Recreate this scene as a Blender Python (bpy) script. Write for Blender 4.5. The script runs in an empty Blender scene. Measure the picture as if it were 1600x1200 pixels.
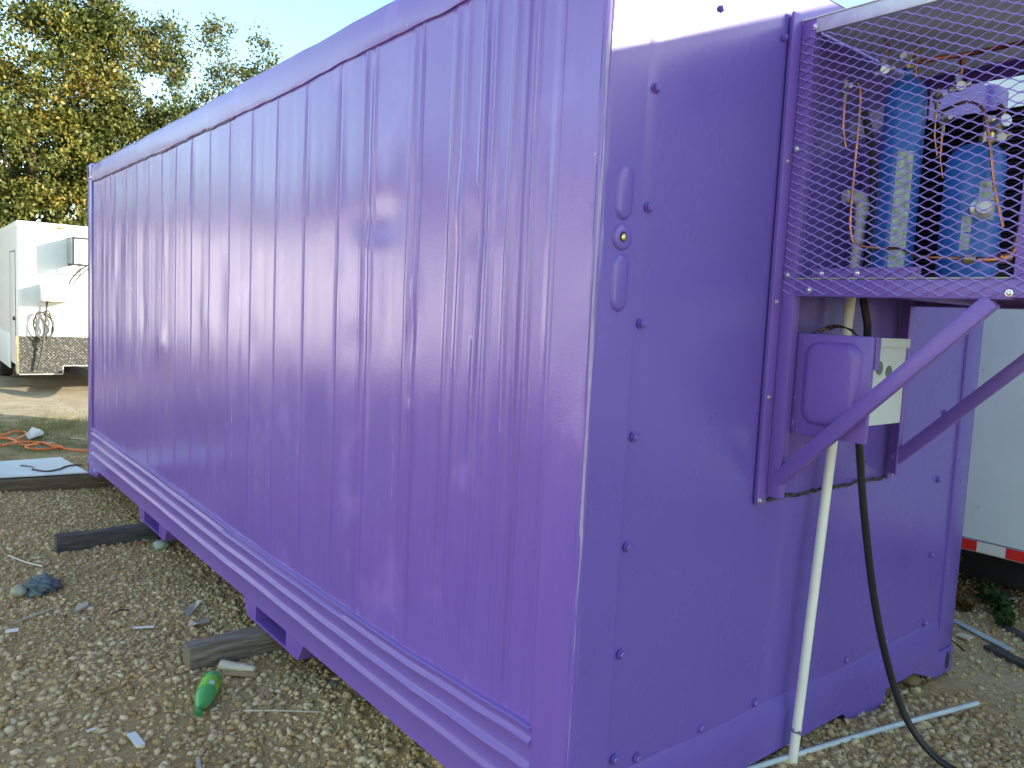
import bpy, bmesh, math, random
import numpy as np
from mathutils import Vector, Matrix
rnd = random.Random(7)
R = math.radians
scene = bpy.context.scene
COL = scene.collection

# ------------------------------------------------------------------ camera
cam_d = bpy.data.cameras.new("camera")
cam = bpy.data.objects.new("camera", cam_d)
COL.objects.link(cam)
cam_d.sensor_width = 36.0
cam_d.lens = 1227.34 / 1600 * 36.0
cam_d.clip_start = 0.05
cam_d.clip_end = 3000
yaw, pit, rol = .6815, -.0904, .0473
fw = Vector((math.sin(yaw)*math.cos(pit), math.cos(yaw)*math.cos(pit), math.sin(pit)))
rt = Vector((math.cos(yaw), -math.sin(yaw), 0)); up = rt.cross(fw)
rt2 = rt*math.cos(rol) + up*math.sin(rol); up2 = -rt*math.sin(rol) + up*math.cos(rol)
M = Matrix.Identity(4)
for i in range(3):
    M[i][0] = rt2[i]; M[i][1] = up2[i]; M[i][2] = -fw[i]
M.translation = Vector((-1.393, -1.4114, 1.5475))
cam.matrix_world = M
scene.camera = cam

# ------------------------------------------------------------------ light
SUN_EL = R(14.5); SUN_AZ = R(135.6)          # azimuth clockwise from +Y
w = bpy.data.worlds.new("World"); scene.world = w
w.use_nodes = True
nt = w.node_tree; nt.nodes.clear()
sky = nt.nodes.new("ShaderNodeTexSky"); sky.sky_type = 'NISHITA'; sky.sun_disc = False
sky.sun_elevation = SUN_EL; sky.sun_rotation = SUN_AZ
sky.air_density = 1.0; sky.dust_density = .3; sky.ozone_density = 2.2
bg = nt.nodes.new("ShaderNodeBackground"); bg.inputs[1].default_value = 0.15
wo = nt.nodes.new("ShaderNodeOutputWorld")
tint = nt.nodes.new("ShaderNodeMix"); tint.data_type = 'RGBA'; tint.blend_type = 'MULTIPLY'; tint.inputs[0].default_value = 1.0
tint.inputs[7].default_value = (1.06, .97, .80, 1)     # camera white balance for open shade
nt.links.new(sky.outputs[0], tint.inputs[6]); nt.links.new(tint.outputs[2], bg.inputs[0]); nt.links.new(bg.outputs[0], wo.inputs[0])
sun_d = bpy.data.lights.new("sun", 'SUN'); sun_d.energy = 3.6; sun_d.angle = R(0.55)
sun_d.color = (1.0, 0.90, 0.74)
sun = bpy.data.objects.new("sun", sun_d); COL.objects.link(sun)
ts = Vector((math.sin(SUN_AZ)*math.cos(SUN_EL), math.cos(SUN_AZ)*math.cos(SUN_EL), math.sin(SUN_EL)))
sun.rotation_euler = ts.to_track_quat('Z', 'Y').to_euler()
vs = scene.view_settings
scene.display_settings.display_device = 'sRGB'
vs.view_transform = 'Standard'; vs.look = 'None'; vs.exposure = 1.9; vs.gamma = 1; vs.use_curve_mapping = False

# ------------------------------------------------------------------ materials
def nodes(name):
    m = bpy.data.materials.new(name); m.use_nodes = True
    t = m.node_tree; b = t.nodes["Principled BSDF"]
    return m, t, b
def N(t, kind, **kw):
    n = t.nodes.new(kind)
    for k, v in kw.items():
        if k.startswith('i_'):
            n.inputs[int(k[2:])].default_value = v
        else:
            setattr(n, k, v)
    return n
def ramp(t, stops):
    r = t.nodes.new("ShaderNodeValToRGB"); e = r.color_ramp.elements
    while len(e) < len(stops): e.new(0.5)
    for el, (p, c) in zip(e, stops):
        el.position = p; el.color = (c[0], c[1], c[2], 1)
    return r
def noise(t, scale, detail=4, rough=.55, vec=None, src='Object', stretch=None):
    tc = N(t, "ShaderNodeTexCoord")
    n = N(t, "ShaderNodeTexNoise"); n.inputs['Scale'].default_value = scale
    n.inputs['Detail'].default_value = detail; n.inputs['Roughness'].default_value = rough
    o = tc.outputs[src]
    if stretch:
        mp = N(t, "ShaderNodeMapping"); mp.inputs['Scale'].default_value = stretch
        t.links.new(o, mp.inputs[0]); o = mp.outputs[0]
    t.links.new(o, n.inputs['Vector'])
    return n
def mat(name, col, rough=.5, metal=0.0, var=.12, scale=8.0, bump=0.0, bscale=60.0, spec=.5, col2=None, coat=0.0, stretch=None, dirt=None):
    """principled with noise mottling of colour and roughness, optional bump"""
    m, t, b = nodes(name)
    n = noise(t, scale, 6, .6, stretch=stretch)
    c2 = col2 if col2 else tuple(max(0, c*(1-var*1.6)) for c in col)
    c1 = tuple(min(1, c*(1+var)) for c in col)
    r = ramp(t, [(.32, c2), (.68, c1)])
    t.links.new(n.outputs[0], r.inputs[0])
    last = r.outputs[0]
    if dirt:
        dn = noise(t, dirt[1], 8, .7)
        dr = ramp(t, [(dirt[2], (0, 0, 0)), (dirt[2]+.1, (1, 1, 1))])
        t.links.new(dn.outputs[0], dr.inputs[0])
        mx = N(t, "ShaderNodeMix", data_type='RGBA'); mx.inputs[7].default_value = (*dirt[0], 1)
        t.links.new(dr.outputs[0], mx.inputs[0]); t.links.new(last, mx.inputs[6]); last = mx.outputs[2]
    t.links.new(last, b.inputs['Base Color'])
    rr = N(t, "ShaderNodeMapRange"); rr.inputs[3].default_value = max(.02, rough-.07); rr.inputs[4].default_value = min(1, rough+.09)
    t.links.new(n.outputs[0], rr.inputs[0]); t.links.new(rr.outputs[0], b.inputs['Roughness'])
    b.inputs['Metallic'].default_value = metal
    b.inputs['Specular IOR Level'].default_value = spec
    b.inputs['Coat Weight'].default_value = coat
    if bump > 0:
        bn = noise(t, bscale, 4, .6)
        bp = N(t, "ShaderNodeBump"); bp.inputs['Strength'].default_value = bump; bp.inputs['Distance'].default_value = .01
        t.links.new(bn.outputs[0], bp.inputs['Height']); t.links.new(bp.outputs[0], b.inputs['Normal'])
    return m

def paint_mat(name, col, rough, peel=.10, streak=True, chips=True, spec=.5):
    """rolled-on glossy enamel: orange peel, vertical roller streaks, painted-in light blotches and a few chips"""
    m, t, b = nodes(name)
    n1 = noise(t, 1.7, 5 if streak else 2, .6)
    n2 = noise(t, 3.0, 4, .6, stretch=(9, 9, .5) if streak else (1, 1, .6))
    mixn = N(t, "ShaderNodeMath", operation='MULTIPLY_ADD'); mixn.inputs[1].default_value = .55
    t.links.new(n2.outputs[0], mixn.inputs[0])
    half = N(t, "ShaderNodeMath", operation='MULTIPLY'); half.inputs[1].default_value = .45
    t.links.new(n1.outputs[0], half.inputs[0]); t.links.new(half.outputs[0], mixn.inputs[2])
    va = .09 if streak else .02; dk = tuple(c*(1-va) for c in col); lt = tuple(min(1, c*(1+va)) for c in col)
    r = ramp(t, [(.22, dk), (.78, lt)])
    t.links.new(mixn.outputs[0], r.inputs[0]); last = r.outputs[0]
    if streak:      # dappled light painted in as soft pale blotches, plus hairline scuffs
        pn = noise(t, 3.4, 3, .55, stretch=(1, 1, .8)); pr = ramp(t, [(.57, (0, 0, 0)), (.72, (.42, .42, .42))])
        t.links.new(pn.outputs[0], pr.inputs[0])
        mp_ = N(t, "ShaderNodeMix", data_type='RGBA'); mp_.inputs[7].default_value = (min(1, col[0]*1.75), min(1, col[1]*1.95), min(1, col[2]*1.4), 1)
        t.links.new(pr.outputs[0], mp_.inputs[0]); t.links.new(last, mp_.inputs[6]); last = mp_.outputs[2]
        hn = noise(t, 5, 5, .7, stretch=(1, 1.2, 26)); hr = ramp(t, [(.735, (0, 0, 0)), (.76, (.3, .3, .3))])
        t.links.new(hn.outputs[0], hr.inputs[0])
        mh = N(t, "ShaderNodeMix", data_type='RGBA'); mh.inputs[7].default_value = (.10, .07, .2, 1)
        t.links.new(hr.outputs[0], mh.inputs[0]); t.links.new(last, mh.inputs[6]); last = mh.outputs[2]
    if chips:
        cn = noise(t, 26, 3, .5); cr = ramp(t, [(.775, (0, 0, 0)), (.785, (1, 1, 1))])
        t.links.new(cn.outputs[0], cr.inputs[0])
        mx = N(t, "ShaderNodeMix", data_type='RGBA'); mx.inputs[7].default_value = (.42, .36, .5, 1)
        t.links.new(cr.outputs[0], mx.inputs[0]); t.links.new(last, mx.inputs[6]); last = mx.outputs[2]
    t.links.new(last, b.inputs['Base Color'])
    rr = N(t, "ShaderNodeMapRange"); rr.inputs[1].default_value = .2; rr.inputs[2].default_value = .8
    rr.inputs[3].default_value = rough-.07; rr.inputs[4].default_value = rough+.15
    t.links.new(mixn.outputs[0], rr.inputs[0]); t.links.new(rr.outputs[0], b.inputs['Roughness'])
    b.inputs['Specular IOR Level'].default_value = spec
    if peel <= 0: return m
    pe = noise(t, 130, 2, .5)
    st = noise(t, 14, 3, .5, stretch=(2.4, 2.4, .12))
    ad = N(t, "ShaderNodeMath", operation='MULTIPLY_ADD'); ad.inputs[1].default_value = .4 if streak else .0
    t.links.new(st.outputs[0], ad.inputs[0]); t.links.new(pe.outputs[0], ad.inputs[2])
    bp = N(t, "ShaderNodeBump"); bp.inputs['Strength'].default_value = peel; bp.inputs['Distance'].default_value = .01
    t.links.new(ad.outputs[0], bp.inputs['Height']); t.links.new(bp.outputs[0], b.inputs['Normal'])
    return m

PUR = (.212, .108, .50)
m_side = paint_mat("purple_enamel_side_lit", PUR, .18, .05, spec=.85)  # same paint as the end; its brighter light is put into the tone
m_end = paint_mat("purple_enamel_end_shaded", (.165, .105, .45), .24, 0, streak=False, chips=False)  # same paint as the side, darkened in colour for weaker light
m_pframe = paint_mat("purple_enamel_frame", (.21, .115, .48), .32, .12, streak=False)
m_rail = paint_mat("purple_enamel_rail", (.20, .115, .46), .30, .05, streak=False)
m_pale = mat("pale_lilac_edge", (.40, .33, .56), .5, var=.12, scale=12)  # pale lilac strips along the post edge and near beads
m_inside = mat("dark_underside", (.03, .025, .05), .8)
m_steel = mat("galvanised_steel", (.62, .64, .66), .38, .9, scale=30)
m_screw = mat("zinc_screw", (.75, .75, .75), .25, .9)
m_pvc = mat("white_pvc", (.86, .84, .74), .38, var=.05)
m_rubber = mat("black_rubber", (.018, .018, .02), .45, bump=.1)
m_copper = mat("copper", (.72, .30, .16), .28, .95, scale=18, col2=(.34, .13, .07))
m_brass = mat("brass", (.62, .5, .25), .3, .9, scale=25)
m_blue = mat("blue_vessel_enamel", (.03, .16, .56), .3, var=.1, bump=.04, dirt=((.02, .05, .1), 9, .66))
m_black = mat("black_metal", (.02, .02, .022), .5, bump=.05)
m_label = mat("printed_plate", (.42, .52, .46), .4, var=.3, scale=60)
m_shelf = mat("beige_sheet", (.52, .49, .38), .5, var=.1)
m_topsheet = mat("grey_galvanised_sheet", (.84, .86, .82), .5, .0, var=.06, scale=5)
m_greybox = mat("pale_grey_enamel", (.62, .66, .66), .4, var=.04)
m_white = mat("white_trailer_skin", (.80, .81, .80), .35, var=.03)
m_greywall = mat("grey_white_trailer_skin", (.76, .82, .84), .38, var=.06, scale=1.5, dirt=((.42, .44, .42), 34, .70))
m_alu = mat("aluminium_trim", (.75, .76, .76), .35, .8)
m_red = mat("red_reflective", (.75, .03, .02), .35, var=.06)
m_wht = mat("white_reflective", (.78, .78, .72), .35, var=.05)
m_orange = mat("orange_cord", (.9, .2, .04), .45, var=.1)
m_amber = mat("amber_lens", (.8, .22, .04), .25)
m_tyre = mat("tyre_rubber", (.02, .02, .02), .8, bump=.2)

def wood_mat(name, a, c, dark):
    m, t, b = nodes(name)
    n = noise(t, 5, 8, .65, stretch=(1.2, 14, 14))
    r = ramp(t, [(.3, dark), (.5, a), (.72, c)])
    t.links.new(n.outputs[0], r.inputs[0]); t.links.new(r.outputs[0], b.inputs['Base Color'])
    b.inputs['Roughness'].default_value = .85
    bp = N(t, "ShaderNodeBump"); bp.inputs['Strength'].default_value = .5; bp.inputs['Distance'].default_value = .012
    t.links.new(n.outputs[0], bp.inputs['Height']); t.links.new(bp.outputs[0], b.inputs['Normal'])
    return m
m_wood1 = wood_mat("weathered_timber", (.20, .16, .11), (.34, .32, .29), (.07, .05, .035))
m_wood2 = wood_mat("dark_timber", (.07, .065, .06), (.13, .12, .115), (.03, .027, .025))
m_wood3 = wood_mat("brown_timber", (.14, .095, .06), (.22, .18, .13), (.05, .035, .022))

def ground_mat():
    m, t, b = nodes("gravel_dirt")
    tc = N(t, "ShaderNodeTexCoord")
    big = noise(t, .55, 6, .6)
    r1 = ramp(t, [(.30, (.48, .295, .115)), (.5, (.57, .39, .19)), (.70, (.59, .47, .30))])
    t.links.new(big.outputs[0], r1.inputs[0])
    fine = noise(t, 38, 8, .7)
    r2 = ramp(t, [(.3, (.55, .55, .55)), (.7, (1.2, 1.2, 1.2))])
    t.links.new(fine.outputs[0], r2.inputs[0])
    mu = N(t, "ShaderNodeMix", data_type='RGBA', blend_type='MULTIPLY'); mu.inputs[0].default_value = 1
    t.links.new(r1.outputs[0], mu.inputs[6]); t.links.new(r2.outputs[0], mu.inputs[7])
    # sandy, leaf-littered lot beyond the container
    sx = N(t, "ShaderNodeSeparateXYZ"); t.links.new(tc.outputs['Object'], sx.inputs[0])
    wob = N(t, "ShaderNodeMath", operation='MULTIPLY_ADD'); wob.inputs[1].default_value = 2.2
    t.links.new(big.outputs[0], wob.inputs[0]); t.links.new(sx.outputs['Y'], wob.inputs[2])
    f = N(t, "ShaderNodeMapRange"); f.inputs[1].default_value = 7.9; f.inputs[2].default_value = 9.2
    t.links.new(wob.outputs[0], f.inputs[0])
    gr = noise(t, 3.2, 6, .65)
    r3 = ramp(t, [(.38, (.15, .14, .05)), (.5, (.27, .22, .10)), (.62, (.38, .30, .17))])
    t.links.new(gr.outputs[0], r3.inputs[0])
    f2 = N(t, "ShaderNodeMapRange"); f2.inputs[1].default_value = 11.0; f2.inputs[2].default_value = 12.0
    t.links.new(wob.outputs[0], f2.inputs[0])
    r4 = ramp(t, [(.3, (.30, .24, .15)), (.7, (.46, .40, .29))]); t.links.new(gr.outputs[0], r4.inputs[0])
    mA = N(t, "ShaderNodeMix", data_type='RGBA'); t.links.new(f2.outputs[0], mA.inputs[0])
    t.links.new(r3.outputs[0], mA.inputs[6]); t.links.new(r4.outputs[0], mA.inputs[7])
    mB = N(t, "ShaderNodeMix", data_type='RGBA'); t.links.new(f.outputs[0], mB.inputs[0])
    t.links.new(mu.outputs[2], mB.inputs[6]); t.links.new(mA.outputs[2], mB.inputs[7])
    t.links.new(mB.outputs[2], b.inputs['Base Color'])
    b.inputs['Roughness'].default_value = .95; b.inputs['Specular IOR Level'].default_value = .2
    bp = N(t, "ShaderNodeBump"); bp.inputs['Strength'].default_value = .9; bp.inputs['Distance'].default_value = .015
    t.links.new(fine.outputs[0], bp.inputs['Height']); t.links.new(bp.outputs[0], b.inputs['Normal'])
    return m
m_ground = ground_mat()
def island_mat(name, stops, rough=.9, trans=0.0, big=None, spec=.3):
    m, t, b = nodes(name)
    g = N(t, "ShaderNodeNewGeometry")
    r = ramp(t, stops)
    if big:
        n = noise(t, big, 3, .5)
        a = N(t, "ShaderNodeMath", operation='MULTIPLY_ADD'); a.inputs[1].default_value = .55
        s = N(t, "ShaderNodeMath", operation='MULTIPLY_ADD'); s.inputs[1].default_value = 1.5; s.inputs[2].default_value = -.52
        t.links.new(n.outputs[0], s.inputs[0])
        t.links.new(g.outputs['Random Per Island'], a.inputs[0]); t.links.new(s.outputs[0], a.inputs[2])
        t.links.new(a.outputs[0], r.inputs[0])
    else:
        t.links.new(g.outputs['Random Per Island'], r.inputs[0])
    t.links.new(r.outputs[0], b.inputs['Base Color'])
    b.inputs['Roughness'].default_value = rough; b.inputs['Specular IOR Level'].default_value = spec
    if trans:
        tr = N(t, "ShaderNodeBsdfTranslucent"); t.links.new(r.outputs[0], tr.inputs[0])
        ms = N(t, "ShaderNodeMixShader"); ms.inputs[0].default_value = trans
        out = [n for n in t.nodes if n.type == 'OUTPUT_MATERIAL'][0]
        t.links.new(b.outputs[0], ms.inputs[1]); t.links.new(tr.outputs[0], ms.inputs[2]); t.links.new(ms.outputs[0], out.inputs[0])
    return m
m_stone = island_mat("gravel_stones", [(0, (.36, .22, .085)), (.25, (.50, .335, .15)), (.5, (.51, .38, .22)), (.8, (.60, .45, .24)), (1, (.74, .60, .38))], .9)
m_leaf = island_mat("autumn_leaves", [(0, (.03, .045, .014)), (.3, (.065, .09, .02)), (.6, (.13, .145, .028)), (.85, (.25, .20, .04)), (1, (.26, .13, .035))], .5, .22, big=.9)
m_leaf2 = island_mat("dull_green_leaves", [(0, (.035, .055, .02)), (.5, (.085, .11, .03)), (.85, (.17, .16, .045)), (1, (.22, .16, .055))], .5, .22, big=.7)
m_weed = island_mat("weed_leaves", [(0, (.02, .06, .015)), (.6, (.04, .10, .025)), (1, (.12, .13, .03))], .6, .25)
m_weedr = island_mat("dying_weed_leaves", [(0, (.06, .08, .02)), (.5, (.14, .11, .03)), (1, (.22, .10, .03))], .6, .25)
m_grass = island_mat("dry_grass_blades", [(0, (.12, .13, .035)), (1, (.32, .28, .11))], .7, .25)
m_bark = mat("bark", (.10, .075, .05), .9, var=.35, bump=.6, bscale=25)

# ------------------------------------------------------------------ mesh helpers
class MB:
    def __init__(s): s.v = []; s.f = []
    def add(s, vs_, fs_):
        o = len(s.v); s.v += [tuple(v) for v in vs_]; s.f += [tuple(i+o for i in f) for f in fs_]; return s
    def box(s, x0, x1, y0, y1, z0, z1):
        return s.add([(x0,y0,z0),(x1,y0,z0),(x1,y1,z0),(x0,y1,z0),(x0,y0,z1),(x1,y0,z1),(x1,y1,z1),(x0,y1,z1)],
              [(0,3,2,1),(4,5,6,7),(0,1,5,4),(1,2,6,5),(2,3,7,6),(3,0,4,7)])
    def obox(s, c, ax, ay, az):
        c = Vector(c); ax = Vector(ax); ay = Vector(ay); az = Vector(az)
        vs_ = [c+ax*i+ay*j+az*k for k in (-1,1) for i, j in ((-1,-1),(1,-1),(1,1),(-1,1))]
        return s.add(vs_, [(0,3,2,1),(4,5,6,7),(0,1,5,4),(1,2,6,5),(2,3,7,6),(3,0,4,7)])
    def bar(s, a, b, wv, hv):
        """rectangular bar from a to b, half-size vectors wv and hv"""
        a = Vector(a); b = Vector(b); return s.obox((a+b)/2, (b-a)/2, wv, hv)
    def tube(s, pts, r, seg=10, cap=True):
        pts = [Vector(p) for p in pts]; n = len(pts); o = len(s.v)
        rr = r if isinstance(r, (list, tuple)) else [r]*n
        t0 = (pts[1]-pts[0]).normalized()
        nx = t0.cross(Vector((0,0,1)))
        if nx.length < .1: nx = t0.cross(Vector((1,0,0)))
        nx.normalize()
        for i in range(n):
            t = (pts[min(i+1,n-1)]-pts[max(i-1,0)]).normalized()
            nx = (nx - t*nx.dot(t)).normalized(); ny = t.cross(nx)
            for k in range(seg):
                a = 2*math.pi*k/seg
                s.v.append(tuple(pts[i]+(nx*math.cos(a)+ny*math.sin(a))*rr[i]))
        for i in range(n-1):
            for k in range(seg):
                k2 = (k+1) % seg
                s.f.append((o+i*seg+k, o+i*seg+k2, o+(i+1)*seg+k2, o+(i+1)*seg+k))
        if cap:
            s.f.append(tuple(o+k for k in reversed(range(seg)))); s.f.append(tuple(o+(n-1)*seg+k for k in range(seg)))
        return s
    def prism(s, poly, n, off):
        """extrude 3-D polygon by vector off"""
        k = len(poly); off = Vector(off)
        vs_ = [Vector(p) for p in poly] + [Vector(p)+off for p in poly]
        fs_ = [tuple(reversed(range(k))), tuple(range(k, 2*k))] + [(i, (i+1) % k, k+(i+1) % k, k+i) for i in range(k)]
        return s.add(vs_, fs_)
    def grid(s, P):
        """P: rows of points"""
        o = len(s.v); h = len(P); wd = len(P[0])
        for row in P:
            for p in row: s.v.append(tuple(p))
        for i in range(h-1):
            for j in range(wd-1):
                a = o+i*wd+j; s.f.append((a, a+1, a+wd+1, a+wd))
        return s
    def lathe(s, prof, c, ax, seg=24):
        """prof: (r, h) along axis ax from c"""
        ax = Vector(ax).normalized(); c = Vector(c)
        nx = ax.cross(Vector((0,0,1)))
        if nx.length < .1: nx = ax.cross(Vector((1,0,0)))
        nx.normalize(); ny = ax.cross(nx); o = len(s.v)
        for r, h in prof:
            for k in range(seg):
                a = 2*math.pi*k/seg
                s.v.append(tuple(c+ax*h+(nx*math.cos(a)+ny*math.sin(a))*r))
        for i in range(len(prof)-1):
            for k in range(seg):
                k2 = (k+1) % seg
                s.f.append((o+i*seg+k, o+i*seg+k2, o+(i+1)*seg+k2, o+(i+1)*seg+k))
        s.f.append(tuple(o+k for k in reversed(range(seg)))); e = o+(len(prof)-1)*seg
        s.f.append(tuple(e+k for k in range(seg)))
        return s
    def build(s, name, m, parent=None, smooth=None, bevel=0.0, bseg=2):
        me = bpy.data.meshes.new(name); me.from_pydata(s.v, [], s.f); me.update()
        bm = bmesh.new(); bm.from_mesh(me)
        bmesh.ops.recalc_face_normals(bm, faces=bm.faces)
        if bevel:
            ed = [e for e in bm.edges if len(e.link_faces) == 2 and e.calc_face_angle(0) > .5]
            bmesh.ops.bevel(bm, geom=ed, offset=bevel, segments=bseg, affect='EDGES', profile=.5, clamp_overlap=True)
        bm.to_mesh(me); bm.free()
        if smooth is not None or bevel:
            me.shade_smooth(); me.set_sharp_from_angle(angle=R(smooth if smooth is not None else 40))
        me.materials.append(m)
        o = bpy.data.objects.new(name, me); COL.objects.link(o)
        if parent: o.parent = parent
        return o
def np_obj(name, V, F, m, parent=None, smooth=False):
    """V (n,3), F (k,c) constant-size faces"""
    me = bpy.data.meshes.new(name); c = F.shape[1]
    me.vertices.add(len(V)); me.vertices.foreach_set("co", V.astype(np.float32).ravel())
    me.loops.add(F.size); me.loops.foreach_set("vertex_index", F.astype(np.int32).ravel())
    me.polygons.add(len(F)); me.polygons.foreach_set("loop_start", np.arange(0, F.size, c, dtype=np.int32))
    me.polygons.foreach_set("loop_total", np.full(len(F), c, dtype=np.int32))
    if smooth: me.polygons.foreach_set("use_smooth", np.ones(len(F), dtype=bool))
    me.update(calc_edges=True); me.validate()
    me.materials.append(m)
    o = bpy.data.objects.new(name, me); COL.objects.link(o)
    if parent: o.parent = parent
    return o
def tag(o, label=None, cat=None, group=None, kind=None):
    if label: o['label'] = label
    if cat: o['category'] = cat
    if group: o['group'] = group
    if kind: o['kind'] = kind
    return o
def thing(name, label, cat, loc=(0,0,0), rz=0, group=None):
    o = bpy.data.objects.new(name, None); COL.objects.link(o); o.empty_display_size = .2
    o.location = loc; o.rotation_euler = (0, 0, rz); o.matrix_basis = Matrix.LocRotScale(Vector(loc), Matrix.Rotation(rz, 3, 'Z'), None)
    return tag(o, label, cat, group)
def smoothpath(pts, k=8):
    """catmull-rom through pts"""
    P = [Vector(p) for p in pts]; P = [P[0]*2-P[1]] + P + [P[-1]*2-P[-2]]; out = []
    for i in range(1, len(P)-2):
        a, b, c, d = P[i-1], P[i], P[i+1], P[i+2]
        for j in range(k):
            t = j/k
            out.append(.5*((2*b)+(c-a)*t+(2*a-5*b+4*c-d)*t*t+(3*b-a-3*c+d)*t**3))
    out.append(P[-2]); return out
def interp(x, pts):
    for (a, u), (b, v) in zip(pts, pts[1:]):
        if x <= b: return u+(v-u)*max(0, min(1, (x-a)/(b-a)))
    return pts[-1][1]
def wob(x, seed, n=4, f0=1.0):
    """smooth 1-D noise in -1..1"""
    q = random.Random(seed); s = 0; tot = 0
    for i in range(n):
        f = f0*(1.9**i)*q.uniform(.8, 1.2); a = 1/(1.6**i); s += a*math.sin(f*x+q.uniform(0, 6.28)); tot += a
    return s/tot

# ------------------------------------------------------------------ ground
def sstep(a, b, x):
    t = max(0, min(1, (x-a)/(b-a))); return t*t*(3-2*t)
def gz(x, y):
    near = sstep(-.35, .75, x) * (1-sstep(.3, 2.5, y))
    z = -.13 + near*.165
    z -= near*.05*sstep(1.5, 2.6, x)
    z -= .03*near*sstep(2.6, 3.6, x)
    z += .012*math.sin(1.7*x+.6*y)+.010*math.sin(2.9*y-1.3*x+1)+.006*math.sin(6.1*x+5*y)
    return z
def axis_lin(segs):
    out = []
    for a, b, n in segs: out += list(np.linspace(a, b, n, endpoint=False))
    return out + [segs[-1][1]]
gx = axis_lin([(-1500,-60,8),(-60,-12,10),(-12,-2.6,16),(-2.6,5,96),(5,12,14),(12,60,10),(60,1500,8)])
gy = axis_lin([(-1500,-60,8),(-60,-8,12),(-8,-1.6,14),(-1.6,9,120),(9,16,30),(16,60,16),(60,1500,8)])
g = MB(); g.grid([[(x, y, gz(x, y)) for x in gx] for y in gy])
tag(g.build("ground", m_ground, smooth=180), kind='structure')

# loose stones
def icosa():
    p = (1+5**.5)/2
    v = np.array([(-1,p,0),(1,p,0),(-1,-p,0),(1,-p,0),(0,-1,p),(0,1,p),(0,-1,-p),(0,1,-p),(p,0,-1),(p,0,1),(-p,0,-1),(-p,0,1)], float)
    v /= np.linalg.norm(v[0])
    f = np.array([(0,11,5),(0,5,1),(0,1,7),(0,7,10),(0,10,11),(1,5,9),(5,11,4),(11,10,2),(10,7,6),(7,1,8),(3,9,4),(3,4,2),(3,2,6),(3,6,8),(3,8,9),(4,9,5),(2,4,11),(6,2,10),(8,6,7),(9,8,1)])
    return v, f
def scatter(regions, seed):
    q = np.random.default_rng(seed); base, fc = icosa(); VV = []; n0 = 0; FF = []
    for (x0, x1, y0, y1, n, smin, smax) in regions:
        X = q.uniform(x0, x1, n); Y = q.uniform(y0, y1, n)
        dens = .5+.5*np.sin(2.1*X+1.3*np.sin(1.7*Y))*np.sin(1.9*Y+.7*X)
        keep = q.uniform(0, 1, n) < .35+.65*dens
        keep &= ~((X > .5) & (X < 2.3) & (Y > .35))
        X = X[keep]; Y = Y[keep]; k = len(X)
        s = smin+(smax-smin)*q.uniform(0, 1, k)**5.5
        A = q.normal(0, 1, (k, 3, 3)); Q, _ = np.linalg.qr(A)
        sc = np.stack([s*q.uniform(.8, 1.25, k), s*q.uniform(.65, 1.0, k), s*q.uniform(.45, .85, k)], 1)
        jit = 1+q.normal(0, .23, (k, 12, 1))
        V = (base[None]*jit*sc[:, None, :]) @ Q
        V[:, :, 2] *= .75
        Z = np.array([gz(a, c) for a, c in zip(X, Y)])+s*.18
        V += np.stack([X, Y, Z], 1)[:, None, :]
        VV.append(V.reshape(-1, 3)); FF.append((fc[None]+(np.arange(k)*12)[:, None, None]+n0).reshape(-1, 3)); n0 += k*12
    return np.concatenate(VV), np.concatenate(FF)
V, F = scatter([(-1.5,.5,.55,2.6,36000,.0026,.023), (-1.3,.5,2.6,5.0,34000,.0036,.021), (-1.0,.5,5.0,7.6,20000,.0045,.021),
                (.4,2.1,-.7,.35,19000,.0028,.023), (2.1,4.6,-.9,1.6,20000,.0036,.021)], 3)
tag(np_obj("gravel", V, F, m_stone), "loose tan and grey gravel stones spread over the yard", "gravel", kind='stuff')

q = np.random.default_rng(77); nl = 170
X = np.concatenate([q.uniform(-1.3, .1, nl), q.uniform(1.2, 4.2, 70)]); Y = np.concatenate([q.uniform(.7, 8.5, nl), q.uniform(-.7, .8, 70)])
C = np.stack([X, Y, np.array([gz(a, c) for a, c in zip(X, Y)])+.014], 1)
dr = q.uniform(0, 6.28, len(C)); dx = np.stack([np.cos(dr), np.sin(dr), q.uniform(-.3, .3, len(C))], 1); sx_ = np.stack([-np.sin(dr), np.cos(dr), q.uniform(-.4, .4, len(C))], 1)
sz = q.uniform(.014, .034, len(C))[:, None]
V = np.stack([C-dx*sz*.6, C+sx_*sz*.32+[0, 0, .004], C+dx*sz*.6+[0, 0, .006], C-sx_*sz*.32+[0, 0, .004]], 1).reshape(-1, 3)
m_litter = island_mat("dry_leaf_litter", [(0, (.16, .085, .03)), (.6, (.34, .22, .08)), (1, (.50, .40, .20))], .8)
tag(np_obj("leaf_litter", V, np.arange(len(V)).reshape(-1, 4), m_litter), "small dry leaves blown over the gravel", "leaf litter", kind='stuff')

# ------------------------------------------------------------------ the container
W, L, H = 2.438, 6.058, 2.598
cont = thing("shipping_container", "glossy purple painted refrigerated shipping container resting on wooden timbers", "shipping container")
def ztop(y): return interp(y, [(.15,.405),(.236,.405),(.79,.375),(1.9,.364),(3.5,.385),(5.87,.415)]) + .004*wob(y, 3, 4, 3)
def zseam(y): return interp(y, [(0,2.476),(.62,2.472),(2,2.445),(3.8,2.442),(6.06,2.455)]) + .005*wob(y, 9, 5, 4)
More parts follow.
